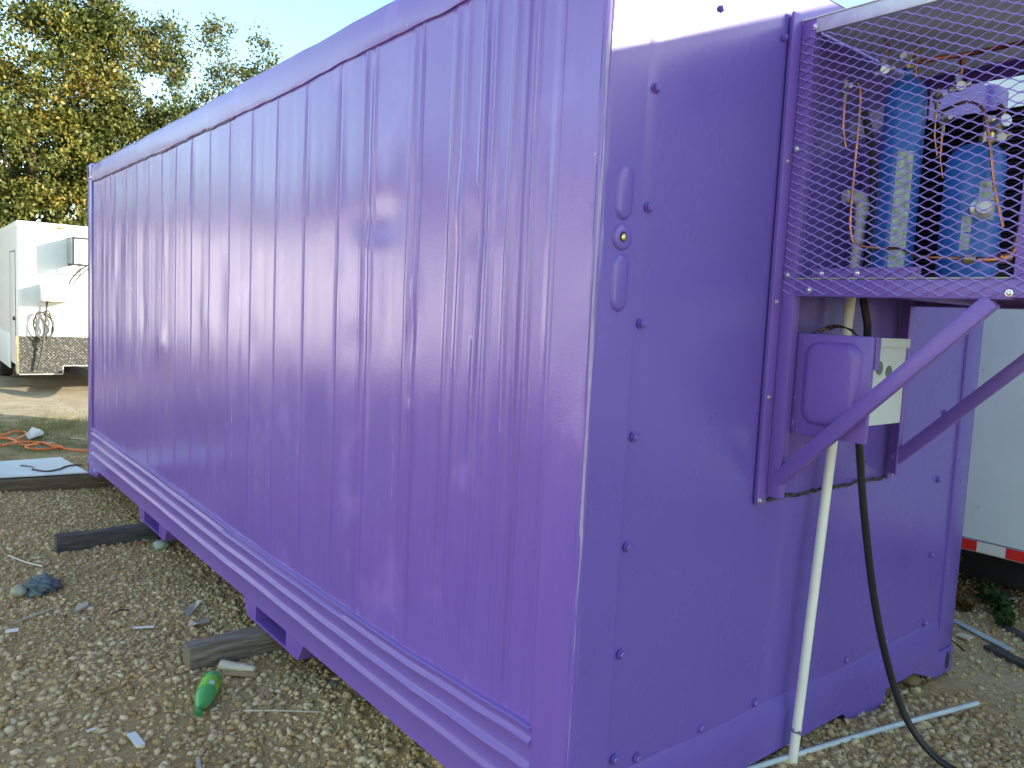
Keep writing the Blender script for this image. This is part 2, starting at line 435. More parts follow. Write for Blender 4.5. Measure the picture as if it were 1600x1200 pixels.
# side wall: sheet with overlapping joints, narrow beads near the near end, shallow swages, dents
joints = [5.744,5.623,5.461,5.283,5.113] + [4.793-.305*k for k in range(12)]
beads = [1.235,1.165,.905,.853,.661,.60,.505,.457,.364,.31,.264,.169]
dents = []
for i in range(95):
    dents.append((rnd.uniform(.2,5.9), rnd.uniform(.55,2.35), rnd.uniform(.03,.14), rnd.uniform(.05,.3), rnd.uniform(-.0045,.0045)))
dents += [(.87,1.62,.04,.07,-.006),(.87,1.45,.03,.06,.005),(1.18,1.86,.13,.06,.0035),(1.16,1.76,.12,.06,-.003),(.62,1.84,.05,.10,-.004),
          (.50,1.60,.04,.20,.003),(2.6,1.5,.10,.2,-.003),(2.3,1.35,.06,.12,.004),(4.3,1.4,.06,.12,.004),(1.45,1.75,.12,.1,.003),(3.0,1.45,.12,.1,-.003),(.86,1.20,.014,.014,-.006)]
jsort = [.15]+sorted(joints+[1.094, .75, .41])+[5.905]
ptilt = [(rnd.uniform(-1, 1), rnd.uniform(-1, 1), rnd.uniform(0, 6.28)) for _ in jsort]
def side_x(y, z):
    x = .009
    for k in range(len(jsort)-1):
        if jsort[k] <= y <= jsort[k+1]:
            t = (y-jsort[k])/(jsort[k+1]-jsort[k]); a_, b_, p_ = ptilt[k]
            x += math.sin(math.pi*t)*min(1, (jsort[k+1]-jsort[k])/.3)*(a_*.0034*(z-1.4)+b_*.0016*math.sin(2.6*z+p_))
    for j in joints:
        d = y-j
        if -.007 < d < .007: x += .005*(1-abs(d)/.007)             # joint groove
        elif -.035 <= d <= -.007: x -= .0010*math.sin(math.pi*(d+.035)/.028)
        d2 = d-.15
        if abs(d2) < .05: x += .0012*(.5+.5*math.cos(math.pi*d2/.05))
    for k, j in enumerate(beads):
        d = y-j
        if abs(d) < .013:
            x -= (.0045 if k % 3 else .007)*min(1, (1-abs(d)/.013)*2.2)
    if y < 1.4: x += .002*(.5-.5*math.cos(2*math.pi*y/.42))
    for (a, c, sa, sc, h) in dents:
        e = ((y-a)/sa)**2+((z-c)/sc)**2
        if e < 9: x += h*math.exp(-e)
    x += .0022*math.sin(1.9*z+2.3*y)*math.sin(2.1*y+.9)+.0009*math.sin(5.3*z+3.1*y+1)*math.sin(4.3*y)
    fade = min(1, max(0, (z-.42)/.08), max(0, (2.44-z)/.06))
    return .009+(x-.009)*(.35+.65*fade)
def pale_bead(y, wd, z0, z1, sd):
    rws = []
    for z in np.linspace(z0, z1, 90):
        t = (z-z0)/(z1-z0); k = min(1, 6*t, 5*(1-t))*(.75+.4*wob(z*7, sd, 4, 2)); hw = max(.0004, wd*k/2)
        xx = min(side_x(y, z), side_x(y-.002, z), side_x(y+.002, z))-.0008
        rws.append([(xx+.0012, y-hw-.0006, z), (xx, y-hw*.6, z), (xx, y+hw*.6, z), (xx+.0012, y+hw+.0006, z)])
    MB().grid(rws).build("pale_bead", m_pale, cont, smooth=180)
for i, (y_, wd, z0, z1) in enumerate(((.1525,.009,.75,1.95),(.264,.003,1.5,2.35),(.364,.0035,1.2,2.3),(.457,.0042,1.3,2.25),(.505,.0035,1.25,2.0),(.661,.0032,1.6,2.25))):
    pale_bead(y_, wd, z0, z1, 60+i)
ys = set(np.round(np.arange(.15, 5.905, .03), 4))
for j in joints: ys |= {round(j+d, 4) for d in (-.035,-.028,-.021,-.014,-.0071,-.0035,0,.0035,.0071)}
for j in beads: ys |= {round(j+d, 4) for d in (-.0131,-.0072,-.004,0,.004,.0072,.0131)}
ys = sorted(y for y in ys if .15 <= y <= 5.905)
zs = [None]+list(np.linspace(.44, 2.42, 66))+[None]
P = []
for k, z in enumerate(zs):
    row = []
    for y in ys:
        zz = z if z is not None else (ztop(y)-.02 if k == 0 else zseam(y)+.01)
        row.append((side_x(y, zz), y, zz))
    P.append(row)
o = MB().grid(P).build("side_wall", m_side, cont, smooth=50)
# far long wall, floor and roof so the box is whole
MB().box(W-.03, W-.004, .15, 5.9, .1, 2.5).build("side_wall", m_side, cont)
roof = MB(); roof.grid([[(x, y, H-.006+.006*wob(y*1.3+x, 5, 3, 2)) for y in np.linspace(.02, 6.04, 60)] for x in np.linspace(.16, W-.02, 16)])
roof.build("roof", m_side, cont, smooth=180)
MB().box(.03, W-.03, .12, 6.0, .095, .16).build("floor", m_inside, cont)
MB().box(.05, W-.05, 6.02, 6.05, .15, 2.5).build("door_panel", m_end, cont)
# top rail with dented rounded edge
ysr = np.linspace(.15, 5.90, 190)
def top_z(y): return H + .006*wob(y, 21, 4, 2.2) + .006*wob(y, 22, 3, 9)*.5
P = [[(.013, y, zseam(y)+.006) for y in ysr], [(-.001, y, zseam(y)+.004+.002*wob(y,2,3,20)) for y in ysr], [(-.005+.002*wob(y,4,3,5), y, zseam(y)+.03) for y in ysr],
     [(-.005+.003*wob(y,6,4,4), y, 2.52) for y in ysr], [(-.003+.002*wob(y,7,3,6), y, top_z(y)-.03) for y in ysr], [(.004, y, top_z(y)-.011) for y in ysr],
     [(.016, y, top_z(y)-.002) for y in ysr], [(.05, y, top_z(y)) for y in ysr], [(.18, y, top_z(y)-.004) for y in ysr]]
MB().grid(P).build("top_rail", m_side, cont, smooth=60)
# seam sealant, scuffed pale along the far half
se = MB(); ps = [(.004, y, zseam(y)-.001+.002*wob(y, 41, 3, 30)) for y in np.linspace(2.6, 5.88, 200)]
se.tube(ps, [.003+.0045*max(0, wob(p[1], 43, 4, 17)) for p in ps], 6)
se.build("sealant", mat("old_sealant", (.34,.29,.36), .7, var=.4, scale=40), cont, smooth=60)
# bottom rail: ridged pressing
yb = np.linspace(.1495, 5.907, 160)
def brow(f, x, zz, seed): return [(.012, .1475, zz(.15))]+[(x+.0012*wob(y, seed//4, 3, 2), y, zz(y)) for y in yb]
def fz(fr): return lambda y: .088+(ztop(y)-.088)*fr + .004*wob(y, 77, 4, 2.5)*min(1, 4*fr*(1-fr))
rows = [(.02, 1.0), (-.002, 1.0), (-.006, .985), (-.003, .96), (.003, .925), (.003,.885), (-.007,.865), (-.009,.85), (-.001,.81), (.004,.66), (-.001,.635), (-.009,.612), (-.010,.597), (-.002,.56), (.003,.40), (-.002,.372), (-.010,.347), (-.011,.33), (-.004,.28), (-.002,.08), (-.004,.0), (.02,-.005)]
MB().grid([brow(f, x, fz(f), i) for i, (x, f) in enumerate(rows)]).build("bottom_rail", m_rail, cont, smooth=60)
MB().box(W-.06, W-.002, .15, 5.9, .088, .4).build("bottom_rail", m_side, cont)
# corner posts
def rpoly(x0, x1, y0, y1, r, corner):
    """rectangle with one rounded corner (quadrant name)"""
    pts = []
    if corner == 'ne': 
        pts = [(x1, y0), (x1, y1), (x0, y1), (x0, y0+r+.008)]
        for k in range(9):
            a = math.pi + k/8*math.pi/2
            pts.append((x0+r+r*math.cos(a), y0+r+r*math.sin(a)))
        pts.append((x0+r+.008, y0))
    return pts
pts = rpoly(0, .152, 0, .15, .020, 'ne')
zz = [.118]+list(np.linspace(.14, 2.46, 40))+[2.48]
P = []
for z in zz:
    row = []
    for i, (x, y) in enumerate(pts):
        j = .0018*wob(z*3+i, 31, 4, 2)
        row.append((x+(j if i > 2 else 0), y+(j if i > 2 else 0), z))
    row.append(row[0]); P.append(row)
post = MB().grid(P).build("corner_post", m_side, cont, smooth=35)
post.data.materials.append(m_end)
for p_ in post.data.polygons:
    if abs(p_.normal.y) > abs(p_.normal.x): p_.material_index = 1  # end face of the post takes the shade-toned copy
ew = MB(); rws = []
for z in np.linspace(.13, 2.47, 120):
    k_ = min(1, max(.12, (z-.5)/.5)); a0 = math.pi*1.25-.10*k_+.06*wob(z*5, 51, 4, 2); a1 = math.pi*1.25+.30*k_+.10*wob(z*6, 52, 4, 2); r_ = .0206
    rws.append([(.020+r_*math.cos(a0+(a1-a0)*k/4), .020+r_*math.sin(a0+(a1-a0)*k/4), z) for k in range(5)])
ew.grid(rws); ew.build("pale_edge", m_pale, cont, smooth=180)
MB().box(W-.152, W, 0, .15, .118, 2.48).build("corner_post", m_end, cont, bevel=.012)
MB().box(-.002, .15, 5.905, L, .118, 2.48).build("corner_post", m_side, cont, bevel=.010)
MB().box(W-.15, W, 5.905, L, .118, 2.48).build("corner_post", m_side, cont, bevel=.010)
# embossed pills and boss on the near post
def pill(x, z0, z1, wd, yf, hgt):
    out = []; r = wd/2
    for k in range(13):
        a = k/12*math.pi; out.append((x+r*math.cos(a), yf, z1-r+r*math.sin(a)))
    for k in range(13):
        a = math.pi+k/12*math.pi; out.append((x+r*math.cos(a), yf, z0+r+r*math.sin(a)))
    return out
for z0, z1 in ((1.795,1.935),(1.562,1.712)):
    a = pill(.088, z0, z1, .062, .001, 0); bq = pill(.088, z0+.004, z1-.004, .052, -.006, 0); c = pill(.088, z0+.012, z1-.012, .036, -.009, 0)
    n = len(a); b_ = MB(); b_.v = a+bq+c
    b_.f = [(i, (i+1) % n, n+(i+1) % n, n+i) for i in range(n)]+[(n+i, n+(i+1) % n, 2*n+(i+1) % n, 2*n+i) for i in range(n)]+[tuple(range(2*n, 3*n))]
    b_.build("embossed_pad", m_end, cont, smooth=75)
boss = MB().lathe([(.034,-.001),(.032,.005),(.026,.008),(.014,.008),(.011,.004),(.011,-.004)], (.088, .0, 1.752), (0,-1,0), 28).build("lock_boss", m_end, cont, smooth=50)
MB().lathe([(.010,0),(.010,.007),(.004,.010)], (.090, -.0015, 1.751), (0,-1,0), 14).build("rivet_pin", m_brass, boss, smooth=50)
# end wall: slightly bowed sheet
xs = np.linspace(.15, W-.15, 70); zz = np.linspace(.245, 2.585, 62)
def end_y(x, z):
    y = .013 + .0020*math.sin(3.1*x+.8)*math.sin(1.6*z) + .0016*math.sin(7.3*x+1.1*z)
    for (a, c, sa, sc, h) in ((1.02,.55,.035,.35,.0035),(.55,1.0,.2,.5,-.003),(1.35,.6,.12,.3,-.003),(1.95,.8,.06,.5,.003),(.45,2.1,.15,.2,.004),(.38,.5,.05,.4,.002)):
        e = ((x-a)/sa)**2+((z-c)/sc)**2
        if e < 9: y += h*math.exp(-e)
    d = x-.152
    if d < .02: y += .004*(1-d/.02)
    return y
MB().grid([[(x, end_y(x, z), z) for x in xs] for z in zz]).build("end_wall", m_end, cont, smooth=180)
# header and sill
MB().box(.152, W-.152, .03, .15, 2.47, 2.59).build("end_header", m_end, cont, bevel=.008)
sill_poly = [(.162, 0), (.162, .02)]
s_ = MB()
P0 = [(.156,.013,.262),(.156,.0005,.244),(.156,-.001,.208)]
xr = np.linspace(.156, W-.156, 60)
def zlow(x):
    return interp(x, [(.15,.078),(1.43,.078),(1.455,.078),(1.53,.020),(1.56,.012),(1.79,.012),(1.80,.082),(2.05,.084),(2.25,.012),(2.28,.006),(2.4,.006)])
xr = sorted(list(xr)+[1.43,1.455,1.53,1.56,1.79,1.80,2.05,2.25])
P = [[(x, .014, .266) for x in xr], [(x, .010, .258) for x in xr], [(x, -.002+.0015*wob(x,61,3,5), .214+.002*wob(x, 62, 3, 4)) for x in xr], [(x, -.004, .206) for x in xr], [(x, -.003, .13) for x in xr], [(x, -.003, zlow(x)) for x in xr], [(x, .05, zlow(x)+.002) for x in xr]]
MB().grid(P).build("end_sill", m_end, cont, smooth=35)
b_ = MB(); b_.prism([(1.42,.045,.09),(1.55,.045,.09),(1.55,.045,.005),(1.46,.045,.03)], None, (0,.2,0)); b_.build("sill_web", m_end, cont)
# corner castings with oval hand holes
def casting(x0, x1, y0, y1, z0, z1, mt, holes):
    c = MB().box(x0, x1, y0, y1, z0, z1).build("corner_casting", mt, cont, bevel=.006)
    for (face, a, zc) in holes:
        pl = []
        for k in range(24):
            t = 2*math.pi*k/24
            u = .020*math.cos(t); v = .040*math.sin(t)
            if face == 'end': pl.append((a+u, y0-.0015, zc+v))
            else: pl.append((x0-.0015, a+u, zc+v))
        hb = MB(); off = (0,.001,0) if face == 'end' else (.001,0,0)
        hb.prism(pl, None, off); hb.build("hand_hole", m_inside, c)
    return c
casting(-.004, .162, -.004, .178, 0, .118, m_end, [('end',.08,.06)])
casting(W-.158, W+.004, -.005, .178, 0, .118, m_end, [('end',W-.055,.062)])
casting(-.006, .162, L-.172, L+.006, 0, .118, m_side, [('side',L-.06,.062)])
casting(-.006, .162, L-.172, L+.006, 2.48, H+.004, m_side, [('side',L-.06,2.54)])
casting(-.004, .162, -.004, .178, 2.48, H+.004, m_end, [])
casting(W-.158, W+.004, -.004, .178, 2.48, H+.004, m_end, [])
# gusset beside the far casting
MB().prism([(-.002,5.886,.1),(-.002,5.60,.1),(-.002,5.72,.02),(-.002,5.886,.02)], None, (.1,0,0)).build("gusset", m_side, cont)
# forklift pockets
for yc in (4.03, 1.99):
    h0 = .02
    fp = MB()
    ya, yb_ = yc-.36, yc+.36; oa, ob = yc-.17, yc+.19
    x0, x1 = -.001, .32
    fp.prism([(x0,ya,.10),(x0,oa,.10),(x0,oa,.0),(x0,ya+.06,.0)], None, (x1,0,0))
    fp.prism([(x0,ob,.10),(x0,yb_,.10),(x0,yb_-.06,.0),(x0,ob,.0)], None, (x1,0,0))
    fp.prism([(x0+.002,oa,.012),(x0+.002,ob,.012),(x0+.002,ob,.0),(x0+.002,oa,.0)], None, (x1,0,0))
    f_ = fp.build("fork_pocket", m_side, cont)
    MB().box(.30, .31, oa, ob, .01, .11).build("pocket_back", m_inside, f_)
# bolts (domed hex heads)
def bolt(x, z, y=.012, r=.0125):
    k = MB().lathe([(r*1.25,0),(r*1.25,.003),(r,.0035),(r*.95,.011),(r*.6,.014)], (x, y, z), (0,-1,0), 6)
    return k.build("bolt", m_end, cont, smooth=30)
for k in range(7): bolt(.194, .313+.3055*k)
for z in (.591,.921,1.21,1.511,1.82,2.12): bolt(2.138, z)
for x in (.29,.582,.872,1.17,1.468,1.78,2.138): bolt(x, .285)
for x, z in ((.44,2.41),(.75,2.41)): bolt(x, z, r=.009)
# patch plate behind the equipment cage, with ragged caulk
MB().box(.772, 1.635, .0035, .0075, .985, 2.468).build("patch_plate", m_end, cont, bevel=.0015)
ps = [(x, .000, .984+.006*wob(x*9, 13, 4, 3)) for x in np.linspace(.775, 1.63, 90)]
MB().tube(ps, [.004+.005*abs(wob(p[0]*11, 17, 4, 4)) for p in ps], 6).build("caulk_bead", mat("dirty_caulk", (.05,.045,.045), .8, var=.5, scale=50), cont, smooth=60)

# ------------------------------------------------------------------ equipment cage
cage = thing("equipment_cage", "purple steel angle cage with expanded metal mesh bolted high on the container end", "cage", (.82, 0, 1.64))
def cpart(mb, name, m, **kw):
    o = mb.build(name, m, None, **kw); o.parent = cage; o.matrix_parent_inverse = cage.matrix_basis.inverted(); return o
CX0, CX1, CY, CZ0, CZ1 = .82, 1.64, -.70, 1.64, 2.47
T = .05; th = .005
m_beam = mat('dull_steel_beam', (.66, .66, .70), .42, .3, scale=20)
def angle_x(y, z, sz, sy):   # angle iron along x
    return MB().box(CX0, CX1, min(y, y+sy*T), max(y, y+sy*T), min(z, z+sz*th), max(z, z+sz*th)).box(CX0, CX1, min(y, y+sy*th), max(y, y+sy*th), min(z+sz*th, z+sz*T), max(z+sz*th, z+sz*T))
def angle_y(x, z, sx, sz):
    return MB().box(min(x, x+sx*th), max(x, x+sx*th), CY, -.0505, min(z, z+sz*T), max(z, z+sz*T)).box(min(x+sx*th, x+sx*T), max(x+sx*th, x+sx*T), CY, -.0505, min(z, z+sz*th), max(z, z+sz*th))
for x, sx in ((CX0, 1), (CX1, -1)):
    cpart(angle_y(x, CZ0, sx, 1), "bottom_beam", m_pframe, bevel=.0015)
    a = MB().box(min(x, x+sx*th), max(x, x+sx*th), CY, -.0505, CZ1-T*.85, CZ1).box(min(x+sx*th, x+sx*T), max(x+sx*th, x+sx*T), CY, -.0505, CZ1-th, CZ1)
    cpart(a, "top_beam", m_beam if sx > 0 else m_pframe, bevel=.0015)
    # wall legs run down below the cage
    lg = MB().box(x-sx*.048, x, -.006, .0032, .975, 2.49).box(min(x, x+sx*.006), max(x, x+sx*.006), -.05, -.006, 1.0, CZ1+.0005).box(min(x+sx*.006, x+sx*.034), max(x+sx*.006, x+sx*.034), -.05, -.044, 1.0, CZ1)
    cpart(lg, "leg", m_pframe, bevel=.0015)
    # front corner posts
    cpart(MB().box(min(x, x+sx*th), max(x, x+sx*th), CY, CY+T, CZ0+T, CZ1-T*.85).box(min(x+sx*th, x+sx*T), max(x+sx*th, x+sx*T), CY, CY+th, CZ0+T, CZ1-T*.85), "corner_upright", m_pframe, bevel=.0015)
    # diagonal brace: square bar from foot of leg out to the bottom beam
    a = Vector((x+sx*.0122, -.030, 1.055)); b2 = Vector((x+sx*.0122, -.605, 1.637))
    dirv = (b2-a).normalized(); nrm = Vector((1,0,0)).cross(dirv)
    cpart(MB().bar(a, b2, Vector((.014,0,0)), nrm*.022), "brace", m_pframe, bevel=.002)
cpart(angle_x(CY, CZ0, 1, 1), "front_beam", m_pframe, bevel=.0015)
cpart(MB().box(CX0, CX1, CY, CY+th, CZ1-T, CZ1), "front_beam", m_pframe)
cpart(MB().box(CX0+.053, CX1-.053, -.30, -.26, CZ0+.006, CZ0+.046), "cross_member", m_pframe, bevel=.002)
cpart(MB().box(CX0+.006, CX1-.006, CY+.006, -.002, CZ0+.052, CZ0+.056), "shelf", m_shelf)
cpart(MB().box(CX0+.007, CX0+.012, -.42, -.10, CZ0+.057, CZ0+.085), "shelf_lip", m_pframe)
cpart(MB().box(CX0-.003, CX1+.003, CY-.003, -.001, CZ1+.001, CZ1+.004), "top_sheet", m_topsheet)
# expanded metal panels
LWD, SWD, sw, st = .0560, .0258, .0043, .0008
m_mesh = paint_mat("purple_enamel_mesh", (.33, .23, .62), .34, .05, streak=False, chips=False, spec=.7)
def mesh_panel(P0, U, Vv, wd, ht, nrm):
    P0 = Vector(P0); U = Vector(U); Vv = Vector(Vv); nrm = Vector(nrm); out = []
    nu = int(wd/(LWD/2))+1; nv = int(ht/(SWD/2)); mb = MB()
    for j in range(nv):
        rowp = []
        for k in range(nu):
            s = 1 if (j+k) % 2 == 0 else -1
            zc = (j+.5)*SWD/2+s*(SWD/4-sw*.25)
            rowp.append((k*LWD/2-.0045, zc)); rowp.append((k*LWD/2+.0045, zc))
        rowp = [(min(max(u, 0), wd), z) for u, z in rowp]
        o = len(mb.v)
        for (u, z) in rowp:
            b0 = P0+U*u+Vv*z
            tilt = nrm*st
            hw_ = Vv*sw*.42+nrm*sw*.27; mb.v += [tuple(b0-hw_-tilt), tuple(b0+hw_-tilt), tuple(b0+hw_+tilt), tuple(b0-hw_+tilt)]
        for i in range(len(rowp)-1):
            for q in range(4):
                q2 = (q+1) % 4
                mb.f.append((o+i*4+q, o+i*4+q2, o+(i+1)*4+q2, o+(i+1)*4+q))
    return mb
cpart(mesh_panel((CX0-.0022, -.008, CZ0+.006), (0,-1,0), (0,0,1), .69, CZ1-CZ0-.045, (1,0,0)), "mesh_panel", m_mesh)
cpart(mesh_panel((CX0+.01, CY-.0022, CZ0+.006), (1,0,0), (0,0,1), .80, CZ1-CZ0-.045, (0,1,0)), "mesh_panel", m_mesh)
def scr(p, ax, r=.0065):
    o = cpart(MB().lathe([(r*1.5,0),(r*1.5,.0015),(r,.002),(r*.9,.006),(r*.4,.0075)], p, ax, 8), "screw", m_screw, smooth=40)
for y, z in ((-.020,2.09),(-.022,1.705),(-.099,1.659),(-.646,1.655),(-.05,2.445),(-.38,2.45)):
    scr((CX0-.003, y, z), (-1,0,0))
for x, z in ((.782,.988),(.79,1.32),(.79,1.62),(.79,2.05),(1.668,.992),(1.668,1.35)):
    scr((x, -.007, z), (0,-1,0))
for y in (-.13,-.24): scr((CX0+.006, y, CZ0+.070), (-1,0,0), .006)

# things inside the cage -------------------------------------------------
SZ = CZ0+.0565
tall = thing("refrigerant_tank", "tall slim blue cylindrical tank inside the mesh cage", "tank", (1.115, -.2, SZ))
def loc(par, mb, name, m, **kw):
    o = mb.build(name, m, None, **kw); o.parent = par; o.matrix_parent_inverse = par.matrix_basis.inverted(); return o
loc(tall, MB().lathe([(.045,0),(.058,.02),(.06,.05),(.06,.56),(.054,.60),(.035,.625),(.012,.635),(.012,.66)], (1.115,-.2,SZ), (0,0,1), 32), "shell", m_blue, smooth=45)
pl = MB(); pl.grid([[(1.115+.0612*math.cos(a), -.2+.0612*math.sin(a), z) for a in np.linspace(R(195), R(240), 9)] for z in (SZ+.03, SZ+.40)])
loc(tall, pl, "printed_label", m_label, smooth=180)
loc(tall, MB().lathe([(.018,0),(.018,.012),(.010,.014),(.010,.035),(.014,.037),(.014,.05)], (1.115,-.2,SZ+.66), (0,0,1), 12), "valve", m_brass, smooth=40)
loc(tall, MB().lathe([(.014,-.03),(.014,0),(.01,.002),(.01,.05)], (1.10,-.2,SZ+.685), (-1,-.2,0), 12), "valve_port", m_steel, smooth=40)
comp = thing("compressor", "wide blue compressor drum with grey data plates inside the mesh cage", "compressor", (1.22, -.40, SZ))
loc(comp, MB().lathe([(.070,0),(.079,.02),(.082,.05),(.082,.35),(.077,.385),(.058,.41),(.03,.422),(.018,.425)], (1.205,-.385,SZ), (0,0,1), 36), "shell", m_blue, smooth=45)
for a0, a1, z0, z1 in ((212,246,.19,.30),(186,204,.1,.2)):
    q = MB(); q.grid([[(1.205+.0835*math.cos(a), -.385+.0835*math.sin(a), SZ+z) for a in np.linspace(R(a0), R(a1), 9)] for z in (z0, (z0+z1)/2-.002)])
    q.grid([[(1.205+.0835*math.cos(a), -.385+.0835*math.sin(a), SZ+z) for a in np.linspace(R(a0), R(a1), 9)] for z in ((z0+z1)/2+.002, z1)])
    loc(comp, q, "data_plate", m_label, smooth=180)
loc(comp, MB().lathe([(.03,0),(.03,.03),(.02,.035),(.02,.05)], (1.14,-.43,SZ+.22), (-.8,-.55,0), 14), "terminal_cap", m_steel, smooth=40)
loc(comp, MB().lathe([(.022,0),(.022,.03),(.012,.032),(.012,.06),(.018,.062),(.018,.08)], (1.20,-.41,SZ+.42), (.1,0,1), 12), "valve", m_brass, smooth=40)
loc(comp, MB().lathe([(.014,0),(.014,.05),(.018,.052),(.018,.075)], (1.20,-.41,SZ+.465), (-.5,-.8,.1), 12).lathe([(.012,0),(.012,.05)], (1.20,-.41,SZ+.47), (.7,-.5,.3), 10), "valve_port", m_steel, smooth=40)
coil = thing("condenser_coil", "black finned condenser coil standing at the far side of the mesh cage", "condenser", (1.52, -.45, SZ))
q = MB()
for k in range(46): q.box(1.47, 1.60, -.66, -.035, SZ+.02+k*.0125, SZ+.0235+k*.0125)  # coil extended to the wall as dark backing for the shaded gap between tanks
loc(coil, q, "fin", m_black); coil.children[0]['kind'] = 'stuff'
loc(coil, MB().box(1.465, 1.605, -.675, -.662, SZ, SZ+.60), "end_plate", m_black)
loc(coil, MB().box(1.465,1.605,-.034,-.024,SZ,SZ+.60), "end_plate", m_black)
for k in range(6):
    loc(coil, MB().tube(smoothpath([(1.53,-.655,SZ+.06+k*.09),(1.53,-.685,SZ+.075+k*.09),(1.53,-.685,SZ+.085+k*.09),(1.53,-.655,SZ+.10+k*.09)], 5), .006, 8), "return_bend", m_copper, smooth=60)
def pipe_thing(name, label, cat, pts, r, m, seg=10, k=8):
    o = MB().tube(smoothpath(pts, k), r, seg).build(name, m, None, smooth=60); return tag(o, label, cat)
pipe_thing("copper_pipe", "thin copper pipe bending down past the white elbow and along the cage floor", "pipe",
    [(.97,-.115,2.30),(.985,-.12,2.25),(.985,-.12,2.05),(.985,-.12,1.90),(.99,-.125,1.84),(1.0,-.14,1.81),(1.03,-.20,1.80),(1.02,-.27,1.795),(.99,-.34,1.768),(.99,-.42,1.762),(1.03,-.48,1.758)], .0048, m_copper)
cl = pipe_thing("copper_pipe", "thick copper pipe with swollen joints running low and rising at the right", "pipe",
    [(1.03,-.48,1.758),(1.06,-.51,1.76),(1.10,-.53,1.77),(1.13,-.54,1.80),(1.14,-.545,1.86),(1.145,-.55,1.98),(1.15,-.55,2.15),(1.15,-.55,2.36)], .009, m_copper)
MB().lathe([(.010,0),(.014,.004),(.014,.028),(.010,.032)], (1.01,-.45,1.760), (.55,-.83,0), 12).build("joint_sleeve", m_brass, cl, smooth=40)
MB().lathe([(.010,0),(.015,.004),(.015,.034),(.010,.038)], (1.075,-.52,1.763), (.9,-.42,.2), 12).build("joint_sleeve", m_copper, cl, smooth=40)
pipe_thing("copper_pipe", "copper pipe arching across the top of the mesh cage from the tall tank", "pipe",
    [(1.13,-.21,SZ+.68),(1.2,-.25,2.40),(1.25,-.32,2.41),(1.22,-.44,2.40),(1.17,-.53,2.38),(1.15,-.55,2.33)], .0075, m_copper)
valv = []
for i, (x, y, z, lb) in enumerate(((.93,-.10,2.27,"small brass service valve beside the upper left mesh corner"),(1.19,-.26,2.27,"brass valve cluster just right of the tall blue tank's shoulder"),(1.20,-.28,2.20,"lower brass valve fitting between the tall tank and the compressor"),(1.12,-.22,2.405,"silver valve fitting above the tall blue tank near the cage top"))):
    v = thing("service_valve", lb, "valve", (x, y, z), group="service valves inside the cage")
    loc(v, MB().lathe([(.006,-.035),(.006,-.012),(.013,-.010),(.013,.012),(.007,.014),(.007,.034)], (x,y,z), (.15,.1,1), 10), "valve_body", m_brass, smooth=40)
    loc(v, MB().lathe([(.009,0),(.006,.028),(.008,.03),(.008,.042)], (x-.006,y-.006,z), (-.7,-.7,.1), 8), "valve_stem", m_steel, smooth=40)
    loc(v, MB().tube([(x,y,z-.034),(x+.004,y,z-.11),(x+.012,y-.01,z-.17)], .004, 8), "stub_pipe", m_copper, smooth=60)
for i, (x, y, z, lb) in enumerate(((1.28,-.30,2.02,"cluster of brass tees low between the tall tank and the compressor"),(1.10,-.36,2.27,"brass tee just above the compressor's left shoulder"),(1.16,-.46,2.12,"silver elbow fitting in front of the compressor's right shoulder"),(1.0,-.18,2.33,"small silver tee under the cage top left of the tall tank"))):
    v = thing("pipe_fitting", lb, "fitting", (x, y, z), group="pipe fittings inside the cage")
    loc(v, MB().lathe([(.009,-.03),(.009,-.012),(.012,-.010),(.012,.010),(.009,.012),(.009,.03)], (x,y,z), (.5,-.6,.3), 10).lathe([(.009,0),(.009,.03),(.011,.032),(.011,.04)], (x,y,z), (.1,.2,1), 8), "fitting_body", m_brass if i % 2 == 0 else m_steel, smooth=40)
    loc(v, MB().tube(smoothpath([(x,y,z+.035),(x+.01,y,z+.08),(x+.05,y+.03,z+.11),(x+.12,y+.05,z+.10)], 5), .005, 8), "stub_pipe", m_copper, smooth=60)
    loc(v, MB().lathe([(.005,0),(.005,.02),(.013,.022),(.013,.027)], (x,y,z), (-.8,-.5,-.1), 10), "hand_wheel", m_steel, smooth=40)
pipe_thing("copper_pipe", "thin copper pipe looping in front of the compressor's shoulder", "pipe",
    [(1.19,-.27,2.23),(1.16,-.36,2.24),(1.13,-.42,2.20),(1.12,-.45,2.10),(1.13,-.47,1.98),(1.14,-.50,1.86)], .0048, m_copper)
# dark lagging hose inside
pipe_thing("insulated_hose", "dark grey insulated hose bending down inside the cage behind the white elbow", "hose",
    [(1.18,-.03,2.27),(1.22,-.035,2.20),(1.26,-.04,2.08),(1.27,-.04,1.95),(1.27,-.04,1.70)], .013, mat("grey_lagging", (.07,.075,.07), .8, bump=.2))

# white drain pipe ------------------------------------------------------------
pv = thing("drain_pipe", "white plastic drain pipe dropping from the cage elbow to the gravel", "pipe", (1.045, -.045, .045))
P_ = lambda z: (1.045+(1.172-1.045)*(z-.05)/1.9, -.045-.012*(z-.05)/1.9, z)
loc(pv, MB().tube([P_(.045), P_(.6), P_(1.2), P_(1.95)], .0165, 20), "pipe", m_pvc, smooth=60)
top = Vector(P_(1.965))
loc(pv, MB().tube(smoothpath([top+Vector((0,0,-.045)), top+Vector((0,0,-.01)), top+Vector((-.008,.004,.012)), top+Vector((-.03,.02,.02)), top+Vector((-.055,.036,.02))], 6), .0215, 18), "elbow", m_pvc, smooth=60)
c_ = Vector(P_(.16)); dv = (Vector(P_(.2))-Vector(P_(.1))).normalized()
cl_ = loc(pv, MB().lathe([(.0178,-.007),(.0188,-.006),(.0188,.006),(.0178,.007)], c_, dv, 20), "pipe_clamp", m_steel, smooth=50)
